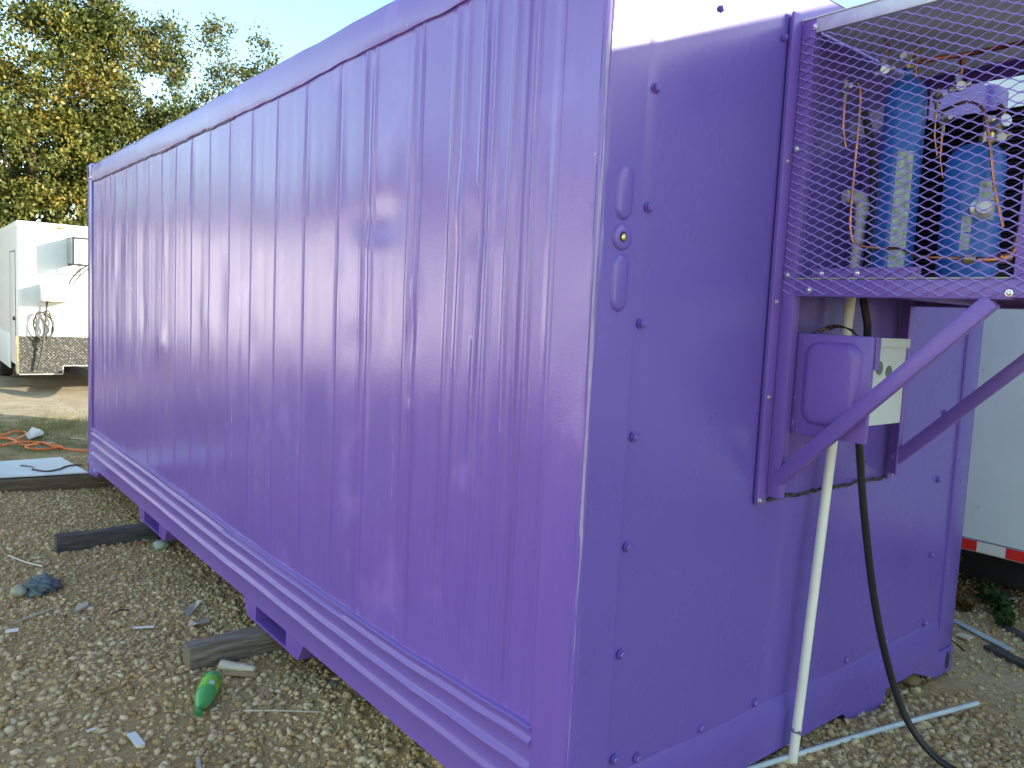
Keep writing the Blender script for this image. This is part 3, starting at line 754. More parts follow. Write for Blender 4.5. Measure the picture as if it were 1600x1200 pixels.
loc(pv, MB().box(c_.x-.014, c_.x-.004, c_.y-.024, c_.y-.017, c_.z-.006, c_.z+.006), "clamp_screw", m_steel)

# electrical box ---------------------------------------------------------------
eb = thing("disconnect_box", "electrical disconnect box with purple embossed cover and bare grey side under the cage", "electrical box", (.87, -.15, 1.21))
loc(eb, MB().box(.885, 1.09, -.283, -.03, 1.262, 1.523), "housing", m_greybox, bevel=.003)
loc(eb, MB().box(.90, 1.098, -.2895, -.2835, 1.497, 1.5245), "hood_lip", m_greybox, bevel=.001)
lid = MB(); 
lid.box(.868, .8845, -.288, -.022, 1.208, 1.527)
lo = loc(eb, lid, "cover", m_pframe, bevel=.004)
def rrect(y0, y1, z0, z1, r, x):
    out = []
    for cy, cz, a0 in ((y1-r, z1-r, 0), (y0+r, z1-r, 90), (y0+r, z0+r, 180), (y1-r, z0+r, 270)):
        for k in range(8):
            a = R(a0+k*90/7); out.append((x, cy+r*math.cos(a), cz+r*math.sin(a)))
    return out
e1 = rrect(-.260,-.078,1.245,1.505,.045,.8685); e2 = rrect(-.255,-.083,1.250,1.500,.042,.858); e3 = rrect(-.245,-.093,1.26,1.49,.036,.850); e4 = rrect(-.232,-.106,1.273,1.477,.03,.848)
n = len(e1); em = MB(); em.v = e1+e2+e3+e4
for q in range(3): em.f += [(q*n+i, q*n+(i+1) % n, (q+1)*n+(i+1) % n, (q+1)*n+i) for i in range(n)]
em.f.append(tuple(range(3*n, 4*n)))
pn = loc(eb, em, "embossed_panel", m_pframe, smooth=75)
loc(eb, MB().box(.866, .8675, -.072, -.066, 1.212, 1.523), "cover_fold", m_pframe)
loc(eb, MB().lathe([(.014,0),(.014,.002),(.009,.003),(.009,.004)], (.8675,-.042,1.243), (-1,0,0), 16), "knockout", m_pframe, smooth=40)
for x, z, rx in ((.925,1.435,.021),(.985,1.423,.019)):
    loc(eb, MB().lathe([(rx,0),(rx,.0012)], (x,-.2832,z), (0,-1,0), 20), "knockout", mat("knockout_shadow_steel", (.17,.18,.18), .5, .5))
q = MB().box(.879, .905, -.2925, -.289, 1.43, 1.527); loc(eb, q, "hinge_strap", m_pframe, bevel=.001)
for k in range(5):
    pts = [(1.0+.006*k, -.17, 1.52), (.985+.004*k, -.155+.012*k, 1.545+.003*k), (.96-.002*k, -.12+.012*k, 1.55-.002*k), (.945, -.10+.014*k, 1.538-.004*k+.006*(k % 2))]
    loc(eb, MB().tube(smoothpath(pts, 5), .0022, 6), "wire", m_copper if k % 2 else m_rubber, smooth=60)
fl = MB(); ps = smoothpath([(1.06,-.17,1.52),(1.065,-.165,1.56),(1.075,-.15,1.60),(1.09,-.13,1.645)], 14)
fl.tube(ps, [.0115+.0015*(i % 2) for i in range(len(ps))], 12); loc(eb, fl, "flexible_conduit", m_rubber, smooth=30)
pipe_thing("power_cable", "thick black power cable hanging from the electrical box to the gravel", "cable",
    [(1.05,-.155,1.30),(1.095,-.155,1.182),(1.171,-.155,.938),(1.272,-.165,.634),(1.358,-.19,.392),(1.419,-.235,.205),(1.448,-.30,.105),(1.455,-.38,.062),(1.46,-.50,.055),(1.50,-.66,.056),(1.6,-.85,.05)], .0125, m_rubber, 12)

# ------------------------------------------------------------------ timbers under the container
def timber(name, label, m, x0, x1, yc, hw, z0, z1, rz, seed):
    q = random.Random(seed); b = MB(); nx = 24; P = []
    for i in range(nx+1):
        t = i/nx; x = x0+(x1-x0)*t; row = []
        for (dy, dz) in ((-1,0),(-1,.5),(-1,.93),(-.9,1),(0,1),(.9,1),(1,.93),(1,.5),(1,0)):
            row.append((x, yc+rz*(x-x0)+hw*dy+.003*wob(x, seed+int(dy*5), 3, 9), z0+(z1-z0)*dz+(.003*wob(x, seed+9+int(dy*3), 3, 11) if dz > 0 else 0)))
        P.append(row)
    b.grid(P); n = len(P[0]); b.f.append(tuple(reversed(range(n)))); e = nx*n; b.f.append(tuple(range(e, e+n)))
    o = b.build(name, m, None, smooth=40)
    return tag(o, label, "timber", "timbers under the container")
timber("timber", "short weathered square timber under the near fork pocket beside the green bottle", m_wood1, -.345, .9, 2.10, .052, -.16, -.004, .02, 5)
timber("timber", "dark grey timber under the farther fork pocket with no bottle beside it", m_wood2, -.535, .9, 4.20, .045, -.16, -.008, .02, 15)
timber("timber", "long brown timber under the far end of the container below the white panel", m_wood3, -1.6, 1.0, 6.13, .07, -.16, -.016, .0, 25)
timber("timber", "stub of brown timber just showing under the right end of the container", m_wood3, 1.95, 2.40, .30, .07, -.1, -.004, .0, 35)

# ------------------------------------------------------------------ litter
def litter(name, label, cat, mb, m, **kw): return tag(mb.build(name, m, None, **kw), label, cat)
m_card = mat("pale_card", (.62,.55,.42), .8, var=.1)
m_cardg = mat("grey_card", (.50, .45, .36), .85, var=.15)
m_panel = mat("white_board", (.72,.76,.76), .55, var=.06, scale=3, dirt=((.30,.25,.18), 6, .64))
m_rag = mat("teal_cloth", (.12, .16, .155), .9, var=.3, scale=25, col2=(.05,.08,.1))
wp = MB().prism([(-1.5,6.20,-.006),(-.62,6.145,-.006),(-.004,6.065,-.006),(-.085,6.85,-.006),(-.56,6.84,-.006),(-1.5,6.85,-.006)], None, (0,0,.012))
litter("white_board", "flat white board lying on the far timber beside the container", "board", wp, m_panel)
pipe_thing("fallen_branch", "curved bare twig lying on the white board", "twig", [(-.38,6.33,.012),(-.30,6.20,.012),(-.2,6.22,.016),(-.12,6.34,.014),(-.05,6.38,.012),(.0,6.36,.012)], .008, m_bark, 6)
pipe_thing("fallen_branch", "short straight twig at the left of the white board", "twig", [(-.44,6.55,.012),(-.38,6.47,.013),(-.36,6.42,.012)], .005, m_bark, 6)
cz = lambda x, y: gz(x, y)+.014
orange = MB()
for pts in ([(-.75,9.1),(-.33,9.13),(-.19,9.27),(-.09,9.28),(-.07,9.1),(-.12,8.93),(-.22,8.78),(-.29,8.9),(-.5,8.9),(-.7,8.85)],
            [(-.7,8.85),(-.35,8.9),(-.25,8.72),(-.2,8.42),(-.1,8.36),(-.01,8.44),(.10,8.18),(.33,7.82),(.7,7.5)],
            [(-.7,8.2),(-.41,8.36),(-.21,8.53),(-.03,8.54),(.11,8.26),(.12,8.12),(-.09,8.09),(-.19,8.24),(-.05,8.42),(.02,8.5)],):
    orange.tube(smoothpath([(x, y, cz(x, y)+.006*((i*7) % 3)) for i, (x, y) in enumerate(pts)], 8), .011, 8)
litter("extension_cord", "tangled orange extension cord on the ground left of the container's far end", "cord", orange, m_orange, smooth=60)
def sheet(pts, z=.012, hgt=.004, curl=.0):
    c = MB(); zz = [gz(x, y)+z+curl*(i % 2) for i, (x, y) in enumerate(pts)]
    n = len(pts); c.v = [(x, y, q) for (x, y), q in zip(pts, zz)]+[(x, y, q+hgt) for (x, y), q in zip(pts, zz)]
    c.f = [tuple(reversed(range(n))), tuple(range(n, 2*n))]+[(i, (i+1) % n, n+(i+1) % n, n+i) for i in range(n)]
    return c
def strip(a, b, wd, z=.012, hgt=.005):
    a = Vector((*a, gz(*a)+z)); b = Vector((*b, gz(*b)+z)); d = (b-a).normalized(); nn = Vector((-d.y, d.x, 0))
    return MB().bar(a, b, nn*wd/2, Vector((0,0,hgt/2)))
litter("plastic_scrap", "grey plastic scrap lying just behind the orange cord", "scrap", sheet([(-.107,8.9),(.0,9.25),(.09,9.16),(.055,8.78),(-.1,8.7)], .02, .02, .03), mat("grey_film", (.5,.53,.55), .4))
litter("wood_scrap", "pale splinter on the grass right of the orange cord", "scrap", strip((.30,8.62),(.43,8.52),.03), m_card)
litter("wood_scrap", "small pale chip beside the orange cord's middle loops", "scrap", strip((.03,8.52),(.12,8.47),.03), m_card)
bm_ = bmesh.new(); bmesh.ops.create_icosphere(bm_, subdivisions=4, radius=.06)
for v in bm_.verts:
    d = v.co.normalized()
    k = .95+.20*math.sin(5*d.x+4*d.y+1)*math.sin(4*d.y+3*d.z)+.10*math.sin(13*d.x+9*d.z+7*d.y)+.045*math.sin(27*d.y-19*d.x+8*d.z)
    v.co = Vector((d.x*.092, d.y*.12, d.z*.045))*k
me = bpy.data.meshes.new("rag"); bm_.to_mesh(me); bm_.free(); me.materials.append(m_rag); me.shade_smooth()
rag = bpy.data.objects.new("rag", me); COL.objects.link(rag); rag.location = (-.71, 3.52, -.095); tag(rag, "crumpled teal rag lying on the gravel at left", "rag")
def rock(name, label, p, s, m, seed):
    v, f = icosa(); bm = bmesh.new(); vv = [bm.verts.new(Vector(a)) for a in v]
    for t in f: bm.faces.new([vv[i] for i in t])
    bmesh.ops.subdivide_edges(bm, edges=bm.edges, cuts=2, use_grid_fill=True); q = random.Random(seed)
    for a in bm.verts:
        d = a.co.normalized(); a.co = Vector((d.x*s[0], d.y*s[1], d.z*s[2]))*(1+.12*wob(d.x*3+d.y*5+d.z*4, seed, 3, 2))
    me = bpy.data.meshes.new(name); bm.to_mesh(me); bm.free(); me.materials.append(m); me.shade_smooth(); me.set_sharp_from_angle(angle=R(35))
    o = bpy.data.objects.new(name, me); COL.objects.link(o); o.location = p; return tag(o, label, "rock")
m_rock = mat("pale_rock", (.40,.38,.28), .9, bump=.4, bscale=40)
rock("rock", "pale rounded rock touching the teal rag", (-.82, 3.50, -.10), (.04,.05,.03), m_rock, 3)
rock("rock", "translucent pale green stone under the container edge near the dark timber", (.05, 3.99, -.10), (.055,.05,.035), mat("pale_green_glassy", (.38,.45,.38), .25), 4)
rock("rock", "orange brown leaf-coloured rock beside the dark timber's end", (-.052, 4.09, -.105), (.035,.03,.022), mat("rust_brown", (.25,.11,.04), .8), 6)
rock("rock", "brown stone wedged under the container's lower right corner", (2.13, .06, .02), (.05,.06,.03), mat("brown_rock", (.26,.17,.08), .9, bump=.4), 8)
rock("rock", "pale cobble under the container edge right of the near timber", (.12, 1.60, -.115), (.035,.05,.025), mat("grey_rock", (.30,.29,.23), .9, bump=.4), 11)
litter("stick", "thin white stick below the teal rag", "stick", strip((-.90,3.10),(-.689,3.216),.010), m_cardg)
pipe_thing("wire_offcut", "thin pale wire curling on the gravel behind the teal rag", "wire", [(-.79,4.22,-.10),(-.722,4.03,-.10),(-.65,3.89,-.10)], .004, m_pvc, 6)
litter("tile_shard", "small white shard at the left edge below the stick", "scrap", sheet([(-.94,2.97),(-.935,3.0),(-.88,3.0),(-.885,2.965)], .015, .006), m_wht)
litter("wood_scrap", "grey board chip right of the white stick", "scrap", sheet([(-.625,3.07),(-.60,3.14),(-.54,3.18),(-.545,3.13)], .012, .012), m_cardg)
litter("wood_scrap", "narrow white lath lying flat between the rag and the near timber", "scrap", strip((-.425,2.705),(-.338,2.655),.016), m_wht)
litter("paper_scrap", "torn grey paper strip farther from the near timber", "scrap", sheet([(-.18,2.66),(-.17,2.74),(-.07,2.86),(-.05,2.83),(-.11,2.74)], .014, .002, .012), m_cardg)
litter("paper_scrap", "torn grey paper just behind the near timber", "scrap", sheet([(-.21,2.55),(-.18,2.60),(-.14,2.56),(-.085,2.59),(-.10,2.54),(-.17,2.52)], .014, .002, .014), m_cardg)
litter("plastic_offcut", "white grooved plastic offcut in the lower left gravel", "scrap", strip((-.671,1.685),(-.661,1.58),.030,.014,.008), m_wht)
litter("wood_scrap", "small pale splinter left of the grooved plastic offcut", "scrap", strip((-.80,1.79),(-.75,1.805),.010), m_wht)
litter("stick", "short grey stick at the bottom edge below the green bottle", "stick", strip((-.512,1.40),(-.535,1.30),.014), m_cardg)
litter("wood_scrap", "ochre wood splinter left of the green bottle", "scrap", strip((-.73,2.07),(-.64,2.085),.018), mat("ochre_wood", (.40,.27,.10), .85, var=.2))
pipe_thing("dry_twig", "thin dry twig on the gravel right of the green bottle", "twig", [(-.27,1.60,-.108),(-.15,1.51,-.104),(-.02,1.415,-.106)], .0032, m_card, 6)
pipe_thing("dry_twig", "dark twig between the white lath and the grey board chip", "twig", [(-.48,2.92,-.105),(-.43,2.94,-.10),(-.39,2.93,-.105)], .005, m_bark, 6)
litter("siding_strip", "narrow bluish white siding strip on the ground by the weeds", "strip", strip((3.22,.30),(3.03,-.05),.045,.014,.006), mat("bluish_vinyl", (.5,.56,.6), .45))
litter("tile_shard", "small cream shard between the container corner and the siding strip", "scrap", sheet([(2.97,.13),(2.98,.19),(3.03,.18),(3.03,.12)], .012, .008), m_card)
litter("plank_offcut", "dark plank offcut half buried at the right edge", "plank", strip((2.98,.03),(2.80,-.30),.06,.012,.02), m_wood2)
litter("plank_offcut", "dark bent bark strip nearer the weeds at the right edge", "plank", strip((3.40,.12),(3.22,-.12),.05,.012,.015), m_wood2)
pipe_thing("dry_twig", "short dark twig beside the container's right corner", "twig", [(2.82,.15,.0),(2.77,.10,.004),(2.73,.05,.0)], .005, m_bark, 6)
litter("paper_scrap", "white scrap among the weeds at the right edge", "scrap", sheet([(3.75,.17),(3.76,.22),(3.81,.21),(3.80,.17)], .05, .004), m_wht)
# conduit offcut
cd = MB(); cd.tube(smoothpath([(.80,.015,.058),(1.074,-.036,.056),(1.35,-.088,.052),(1.61,-.139,.048),(1.86,-.192,.044),(2.10,-.242,.040)], 6), .010, 14)
litter("conduit_offcut", "long pale blue-grey conduit offcut lying on the gravel under the black cable", "conduit", cd, mat("grey_conduit", (.55,.62,.64), .4, var=.1), smooth=60)
# folded card roll by the bottle
fc = MB(); prof = []
for k in range(22):
    t = k/21; a = -1.2+t*5.2; r_ = .028-.008*t
    prof.append((r_*math.cos(a), r_*math.sin(a)))
A = Vector((-.225,2.005,-.085)); Dv = Vector((.112,-.118,-.004)); ux = Vector((.6,.58,0)).normalized()
rows = []
for s in np.linspace(0, 1, 12):
    f_ = 1.25-.6*s+(.18 if .55 < s < .7 else 0)
    rows.append([A+Dv*s+ux*(p[0]*f_)+Vector((0,0,p[1]*f_*.75)) for p in prof])
fc.grid(rows)
litter("card_wrapper", "cream curled card wrapper between the near timber and the green bottle", "wrapper", fc, m_card, smooth=60)
litter("wood_scrap", "thin tan sliver lying under the curled card wrapper", "scrap", sheet([(-.24,1.93),(-.22,1.97),(-.11,1.86),(-.13,1.83)], .012, .004), mat("tan_sliver", (.42,.30,.14), .85))
# green soda bottle
def glassy(name, col, rough=.08, tr=.75):
    m, t, b = nodes(name)
    n = noise(t, 12, 3); r = ramp(t, [(.3, tuple(c*.8 for c in col)), (.7, col)]); t.links.new(n.outputs[0], r.inputs[0]); t.links.new(r.outputs[0], b.inputs['Base Color'])
    b.inputs['Roughness'].default_value = rough; b.inputs['Transmission Weight'].default_value = tr; b.inputs['IOR'].default_value = 1.25
    return m
bt = thing("soda_bottle", "green plastic soda bottle with bright green label lying on the gravel", "bottle", (-.36, 1.77, -.09))
bA = Vector((-.298, 1.885, -.078)); bd = (Vector((-.428, 1.655, -.086))-bA).normalized()
loc(bt, MB().lathe([(.020,-.002),(.032,.0),(.040,.010),(.041,.03),(.0395,.04),(.041,.055),(.041,.14),(.0385,.165),(.034,.19),(.026,.215),(.018,.235),(.0145,.245),(.0145,.262)], bA, bd, 32), "shell", glassy("green_plastic", (.16,.62,.20), .12, .35), smooth=50)
lb = loc(bt, MB().lathe([(.0418,.048),(.0422,.05),(.0422,.125),(.0418,.127)], bA, bd, 32), "wrap_label", mat("lime_label", (.22,.62,.03), .3, var=.1, scale=20), smooth=50)
upn = Vector((0,0,1)); sdn = bd.cross(upn).normalized(); 
q = MB(); q.grid([[bA+bd*h+(sdn*math.cos(a)+sdn.cross(bd)*math.sin(a))*.0428 for a in np.linspace(R(100), R(130), 6)] for h in (.095,.122)])
loc(bt, q, "label_panel", m_wht, smooth=180)
loc(bt, MB().lathe([(.0155,0),(.0155,.016),(.013,.018)], bA+bd*.262, bd, 18), "cap", mat("green_cap", (.02,.22,.06), .4), smooth=40)

# ------------------------------------------------------------------ trailers
def white_trailer(name, O, rz, wd, ln, hgt, z0, label, detail=True, ribs=True):
    """O: front left corner, local x right along nose, local y back"""
    t = thing(name, label, "trailer", (O[0], O[1], 0), rz)
    def lp(mb, nm, m, par=None, **kw):
        o = mb.build(nm, m, None, **kw); o.parent = par or t; return o
    lp(MB().box(0, wd, .003, ln, z0, z0+hgt), "body", m_white, bevel=.05, bseg=4)
    lp(MB().box(-.004, wd+.004, -.004, ln+.004, z0+hgt-.10, z0+hgt-.004), "roof_trim", m_white, bevel=.012)
    lp(MB().box(.05, wd-.05, .3, ln-.2, z0-.14, z0-.003), "chassis", m_black)
    for k, yy in enumerate((ln*.62, ln*.62+.85)):
        for xx in (.12, wd-.12):
            wh = lp(MB().lathe([(.20,-.10),(.33,-.10),(.35,-.06),(.35,.06),(.33,.10),(.20,.10)], (xx, yy, .23), (1,0,0), 28), "wheel", m_tyre, smooth=40)
            lp(MB().lathe([(.19,-.04),(.19,.05),(.06,.06)], (xx, yy, .23), (1,0,0), 20), "rim", m_alu, wh, smooth=40)
    return t, lp
tl, lp = white_trailer("cargo_trailer", (.335, 13.22), R(-1), 2.45, 5.2, 2.285, .345, "white enclosed cargo trailer with diamond plate nose parked beyond the container")
def diamond_mat():
    m, t, b = nodes("diamond_plate")
    tc = N(t, "ShaderNodeTexCoord"); 
    mp = N(t, "ShaderNodeMapping"); mp.inputs['Rotation'].default_value = (R(90), 0, 0); t.links.new(tc.outputs['Object'], mp.inputs[0])
    ck = N(t, "ShaderNodeTexVoronoi"); ck.inputs['Scale'].default_value = 30; ck.inputs['Randomness'].default_value = .35
    mp.inputs['Rotation'].default_value = (0, R(45), 0)
    t.links.new(mp.outputs[0], ck.inputs['Vector'])
    r = ramp(t, [(.25, (.22, .21, .19)), (.5, (.055, .055, .05))]); t.links.new(ck.outputs['Distance'], r.inputs[0]); t.links.new(r.outputs[0], b.inputs['Base Color'])
    b.inputs['Metallic'].default_value = .35; b.inputs['Roughness'].default_value = .42
    bp = N(t, "ShaderNodeBump"); bp.invert = True; bp.inputs['Strength'].default_value = .8; bp.inputs['Distance'].default_value = .01
    t.links.new(ck.outputs['Distance'], bp.inputs['Height']); t.links.new(bp.outputs[0], b.inputs['Normal'])
    return m
m_dia = diamond_mat()
gd = MB(); 
gd.prism([(.02,-.006,.20),(.63,-.006,.20),(.63,-.006,.335),(2.43,-.006,.335),(2.43,-.006,.81),(.02,-.006,.81)], None, (0,.008,0))
lp(gd, "stone_guard", m_dia)
cg = MB(); cg.grid([[(.03-.045*math.sin(a), -.006+.05*(1-math.cos(a)), z) for a in np.linspace(0, math.pi/2, 8)] for z in (.20,.81)])
lp(cg, "corner_guard", mat("polished_corner", (.75,.68,.45), .25, .9), smooth=180)
lp(MB().box(.02,.63,-.010,-.0065,.19,.208).box(.63,2.43,-.010,-.0065,.325,.345).box(.622,.64,-.010,-.0065,.208,.325), "guard_trim", m_alu)
for xa, xb in ((.70, 1.17), (1.75, 1.28)):      # A-frame tongue, two rails meeting at the coupler
    lp(MB().bar((xa, .35, .27), (xb, -1.35, .27), Vector((.04, .011, 0)), Vector((0, 0, .06))), "tongue_rail", m_black)
lp(MB().box(1.17, 1.28, -1.50, -1.36, .22, .32), "coupler", m_black, bevel=.015)
cv = MB(); cv.grid([[(.075-.078*math.sin(a), -.003+.078*(1-math.cos(a)), z) for a in np.linspace(0, math.pi/2, 8)] for z in (.81,2.53)])
lp(cv, "corner_trim", m_white, smooth=180)
for x in (.60, 1.06, 1.52):
    lp(MB().box(x-.04, x+.04, -.025, -.0045, 2.545, 2.575), "marker_light", m_amber, bevel=.006)
for z in (1.25,1.72,2.13): lp(MB().box(.08, 2.4, -.0015, .003, z, z+.004), "panel_seam", m_alu)
# side: door leaf with frame lines and latch
lp(MB().box(-.006, .004, .22, .95, .34, 2.15), "side_door", m_white, bevel=.002)
lp(MB().box(-.008, .002, .205, .22, .32, 2.17).box(-.008,.002,.95,.965,.32,2.17).box(-.008,.002,.22,.95,2.15,2.17), "door_frame", mat("grey_gasket", (.13,.13,.13), .6))
lp(MB().box(-.03, -.0065, .26, .36, 1.05, 1.11), "door_latch", m_black, bevel=.004)
lp(MB().box(-.010, .002, .97, 4.9, .215, .80).box(-.010,.002,.10,.20,.215,.80), "lower_skirt", m_greywall, bevel=.002)
# mounts on the nose
rk = thing("tank_bracket", "black bracket frame mounted high on the white trailer nose", "bracket", (.335, 13.22, 0), R(-1))
def lpt(t, mb, nm, m, **kw):
    o = mb.build(nm, m, None, **kw); o.parent = t; return o
for a, b in (((.72,-.42,1.98),(.72,-.42,2.42)),((.98,-.42,1.98),(.98,-.42,2.42)),((.72,-.02,1.98),(.72,-.02,2.42)),((1.3,-.42,1.98),(1.3,-.42,2.42))):
    lpt(rk, MB().bar(a, b, Vector((.014,0,0)), Vector((0,.014,0))), "upright", m_black)
for z in (1.98, 2.40):
    lpt(rk, MB().bar((.705,-.42,z),(1.315,-.42,z), Vector((0,.013,0)), Vector((0,0,.016))).bar((.72,-.41,z),(.72,-.004,z), Vector((.013,0,0)), Vector((0,0,.016))), "rail", m_black)
lpt(rk, MB().box((.70),.745,-.43,-.012,2.0,2.39), "side_plate", mat("blue_grey_plate", (.3,.36,.38), .5))
ab = thing("junction_box", "white box mounted on the trailer nose above the coiled hose", "box", (.335, 13.22, 0), R(-1))
lpt(ab, MB().box(.30,.74,-.30,-.006,1.38,1.66), "housing", m_white, bevel=.02)
lpt(ab, MB().box(.301,.739,-.304,-.3005,1.42,1.435), "seam", m_greybox)
m_hose = mat("grey_hose", (.07,.068,.055), .5, var=.2)
hs = MB(); q = random.Random(4); pts = []
for k in range(26):
    a = k*.62; rx = .13+.025*q.uniform(-1,1); rzv = .22+.03*q.uniform(-1,1)
    pts.append((.36+rx*math.sin(a), -.05-.004*k*.7+.01*q.uniform(-1,1), .98+.03*q.uniform(-1,1)+rzv*math.cos(a)))
hs.tube(smoothpath(pts, 6), .012, 7)
hs.tube(smoothpath([(.40,-.10,1.38),(.39,-.08,1.25),(.37,-.09,.95),(.34,-.10,.7),(.31,-.09,.5),(.26,-.08,.27)], 6), .016, 7)
hs.tube(smoothpath([(.30,-.09,1.12),(.42,-.1,.92),(.30,-.1,.75),(.36,-.1,.62)], 6), .012, 7)
ho = hs.build("hose_coil", m_hose, None, smooth=60); tag(ho, "grey coiled hose hanging on the white trailer nose", "hose"); ho.matrix_basis = Matrix.LocRotScale(Vector((.335,13.22,0)), Matrix.Rotation(R(-1), 3, 'Z'), None)
h2 = MB()
h2.tube(smoothpath([(1.1,-.25,2.0),(.95,-.25,1.98),(.80,-.25,1.86),(.70,-.22,1.70),(.66,-.2,1.50)], 7), .012, 7)
h2.tube(smoothpath([(1.1,-.22,1.97),(.98,-.22,1.94),(.85,-.22,1.82),(.74,-.2,1.66),(.68,-.2,1.55)], 7), .010, 7)
o = h2.build("gas_hose", m_hose, None, smooth=60); tag(o, "pair of thin hoses arching down from the black bracket", "hose"); o.matrix_basis = ho.matrix_basis.copy()

# tall trailer parked alongside on the right: a strip of it shows right of the container
rt_ = thing("box_trailer", "large grey-white box trailer with red and white reflective tape parked right of the container", "trailer", (3.58, 0, 0))
X0, X1, YA, YB, ZB, ZT = 3.58, 6.1, -9.5, 4.6, .283, 3.485
def rp(mb, nm, m, par=None, **kw): return loc(rt_, mb, nm, m, **kw)
rp(MB().grid([[(X0+.002*math.sin(2.2*y)*math.sin(1.7*z), y, z) for y in np.linspace(YA, YB, 60)] for z in np.linspace(ZB+.075, ZT, 14)]), "side_wall", m_greywall, smooth=180)
rp(MB().box(X0+.02, X1, YA+.01, YB-.01, ZB+.08, ZT-.01), "body", m_greywall)
rp(MB().box(X0-.006, X1+.006, YA-.006, YB+.006, ZT-.012, ZT+.05), "roof_trim", m_alu, bevel=.008)
rp(MB().box(X0-.004, X0+.02, YA, YB, ZB, ZB+.072), "bottom_rail", m_alu, bevel=.002)
y = .31+.152
k = 0; y = YB-.02
ys_ = []
yy = .2827
seq = []
a = .343+.152*9
while a > -3:
    seq.append((a-.152, a, len(seq) % 2)); a -= .152
for (a, b, c) in seq:
    rp(MB().box(X0-.0056, X0-.0043, a, b-.0008, ZB+.006, ZB+.066), "reflective_tape", m_wht if c == 1 else m_red)
for i, (yv, zv) in enumerate([(-.05+.42*j, z) for j in range(-2, 3) for z in (.55,.95,1.35,1.75)]):
    if i % 2 == 0: rp(MB().lathe([(.006,0),(.005,.003),(.002,.004)], (X0-.0005, yv+.03*math.sin(i), zv), (-1,0,0), 8), "rivet", m_alu, smooth=50)
rp(MB().box(X0+.35, X1-.3, YA+.5, YB-.5, .03, ZB+.07), "chassis", m_black)
for yv in (2.2,3.1,-7.2):
    for xv in (X0+.22, X1-.22):
        wh = rp(MB().lathe([(.20,-.12),(.34,-.12),(.37,-.08),(.37,.08),(.34,.12),(.20,.12)], (xv,yv,.27), (1,0,0), 28), "wheel", m_tyre, smooth=40)

# ------------------------------------------------------------------ vegetation
def leaf_mesh(C, S, q, up_bias=.35, aspect=.62):
    """C (n,3) leaf centres, S sizes -> verts, quads (folded diamond leaves)"""
    n = len(C); d = q.normal(0, 1, (n, 3)); d /= np.linalg.norm(d, axis=1)[:, None]
    nm = q.normal(0, 1, (n, 3)); nm[:, 2] += up_bias*2
    nm -= (nm*d).sum(1)[:, None]*d; nm /= np.linalg.norm(nm, axis=1)[:, None]+1e-9
    sd = np.cross(d, nm); s = S[:, None]
    V = np.stack([C-d*s*.55, C+sd*s*aspect*.5+nm*s*.08-d*s*.08, C+d*s*.55, C-sd*s*aspect*.5+nm*s*.08-d*s*.08], 1).reshape(-1, 3)
    F = np.arange(n*4).reshape(-1, 4); return V, F
def crown_pts(blobs, q, per=34, sig=.24):
    out = []
    for (c, r, ncl) in blobs:
        u = q.normal(0, 1, (ncl, 3)); u /= np.linalg.norm(u, axis=1)[:, None]
        rad = q.uniform(.55, 1.08, ncl)**.6
        cc = np.array(c)+u*np.array(r)*rad[:, None]
        sg = sig*q.uniform(.5, 1.4, ncl)
        p = cc[:, None, :]+q.normal(0, 1, (ncl, per, 3))*sg[:, None, None]*np.array([1,1,.8])
        out.append(p.reshape(-1, 3))
    return np.concatenate(out)
def vines(lines, q, n=400, sig=.16):
    out = []
    for (a, b) in lines:
        a = np.array(a); b = np.array(b); t = q.uniform(0, 1, (n, 1))
        out.append(a+(b-a)*t+q.normal(0, 1, (n, 3))*sig*np.array([1,1,.6]))
    return np.concatenate(out)
def tree(name, label, base, blobs, limbs, leafm, size, seed, per=34, sig=.24, vl=None, group="trees behind the white trailer"):
    q = np.random.default_rng(seed)
    t = thing(name, label, "tree", base, group=group)
    p = crown_pts(blobs, q, per, sig)
    if vl: p = np.concatenate([p, vines(vl, q)])
    p = p[p[:, 2] > .1]
    V, F = leaf_mesh(p, size*q.uniform(.6, 1.25, len(p)), q)
    np_obj("crown", V, F, leafm, t)
    tk = MB()
    for pts, r0, r1 in limbs:
        sp = smoothpath(pts, 6); tk.tube(sp, [r0+(r1-r0)*i/(len(sp)-1) for i in range(len(sp))], 8)
    tk.build("trunk", m_bark, t, smooth=60)
    return t
A_limbs = [([(0,0,-.3),(.1,0,1.5),(0,.1,3.5),(.2,0,6.5)], .24, .06), ([(.05,0,2),(-.8,.2,3.6),(-1.5,0,5.5)], .12, .03), ([(.05,0,2.4),(.9,-.2,4),(1.7,-.1,5.6)], .12, .03), ([(-.6,-.2,-.2),(-.7,-.3,2),(-.5,-.4,4.6)], .10, .03), ([(.9,-.3,-.2),(.8,-.4,2),(1.1,-.3,4.4)], .09, .03)]
A_blobs = [((0,0,6.6),(1.3,1.2,1.5),150), ((-1.2,-.2,5.6),(1.2,1.2,1.4),120), ((1.2,-.2,6.4),(.9,.9,1.7),110), ((1.9,.1,4.6),(1.0,1.1,1.3),90), ((.2,-.6,4.5),(1.5,1.0,1.0),120), ((-1.7,-.3,3.6),(1.0,1.0,1.2),80), ((.2,-.5,3.0),(1.6,.9,.9),110), ((2.0,-.2,2.9),(.9,.9,1.0),70), ((-.9,.2,8.0),(.45,.45,.8),28), ((.35,0,8.1),(.5,.45,.9),36), ((1.2,-.1,8.0),(.4,.4,1.0),36)]
vlA = [((x,-1.0+.15*math.sin(5*x),4.0),(x+.1*math.sin(9*x),-1.2,rnd.uniform(.9,2.2))) for x in (-1.7,-1.2,-.5,.3,.9,1.5,2.1)]
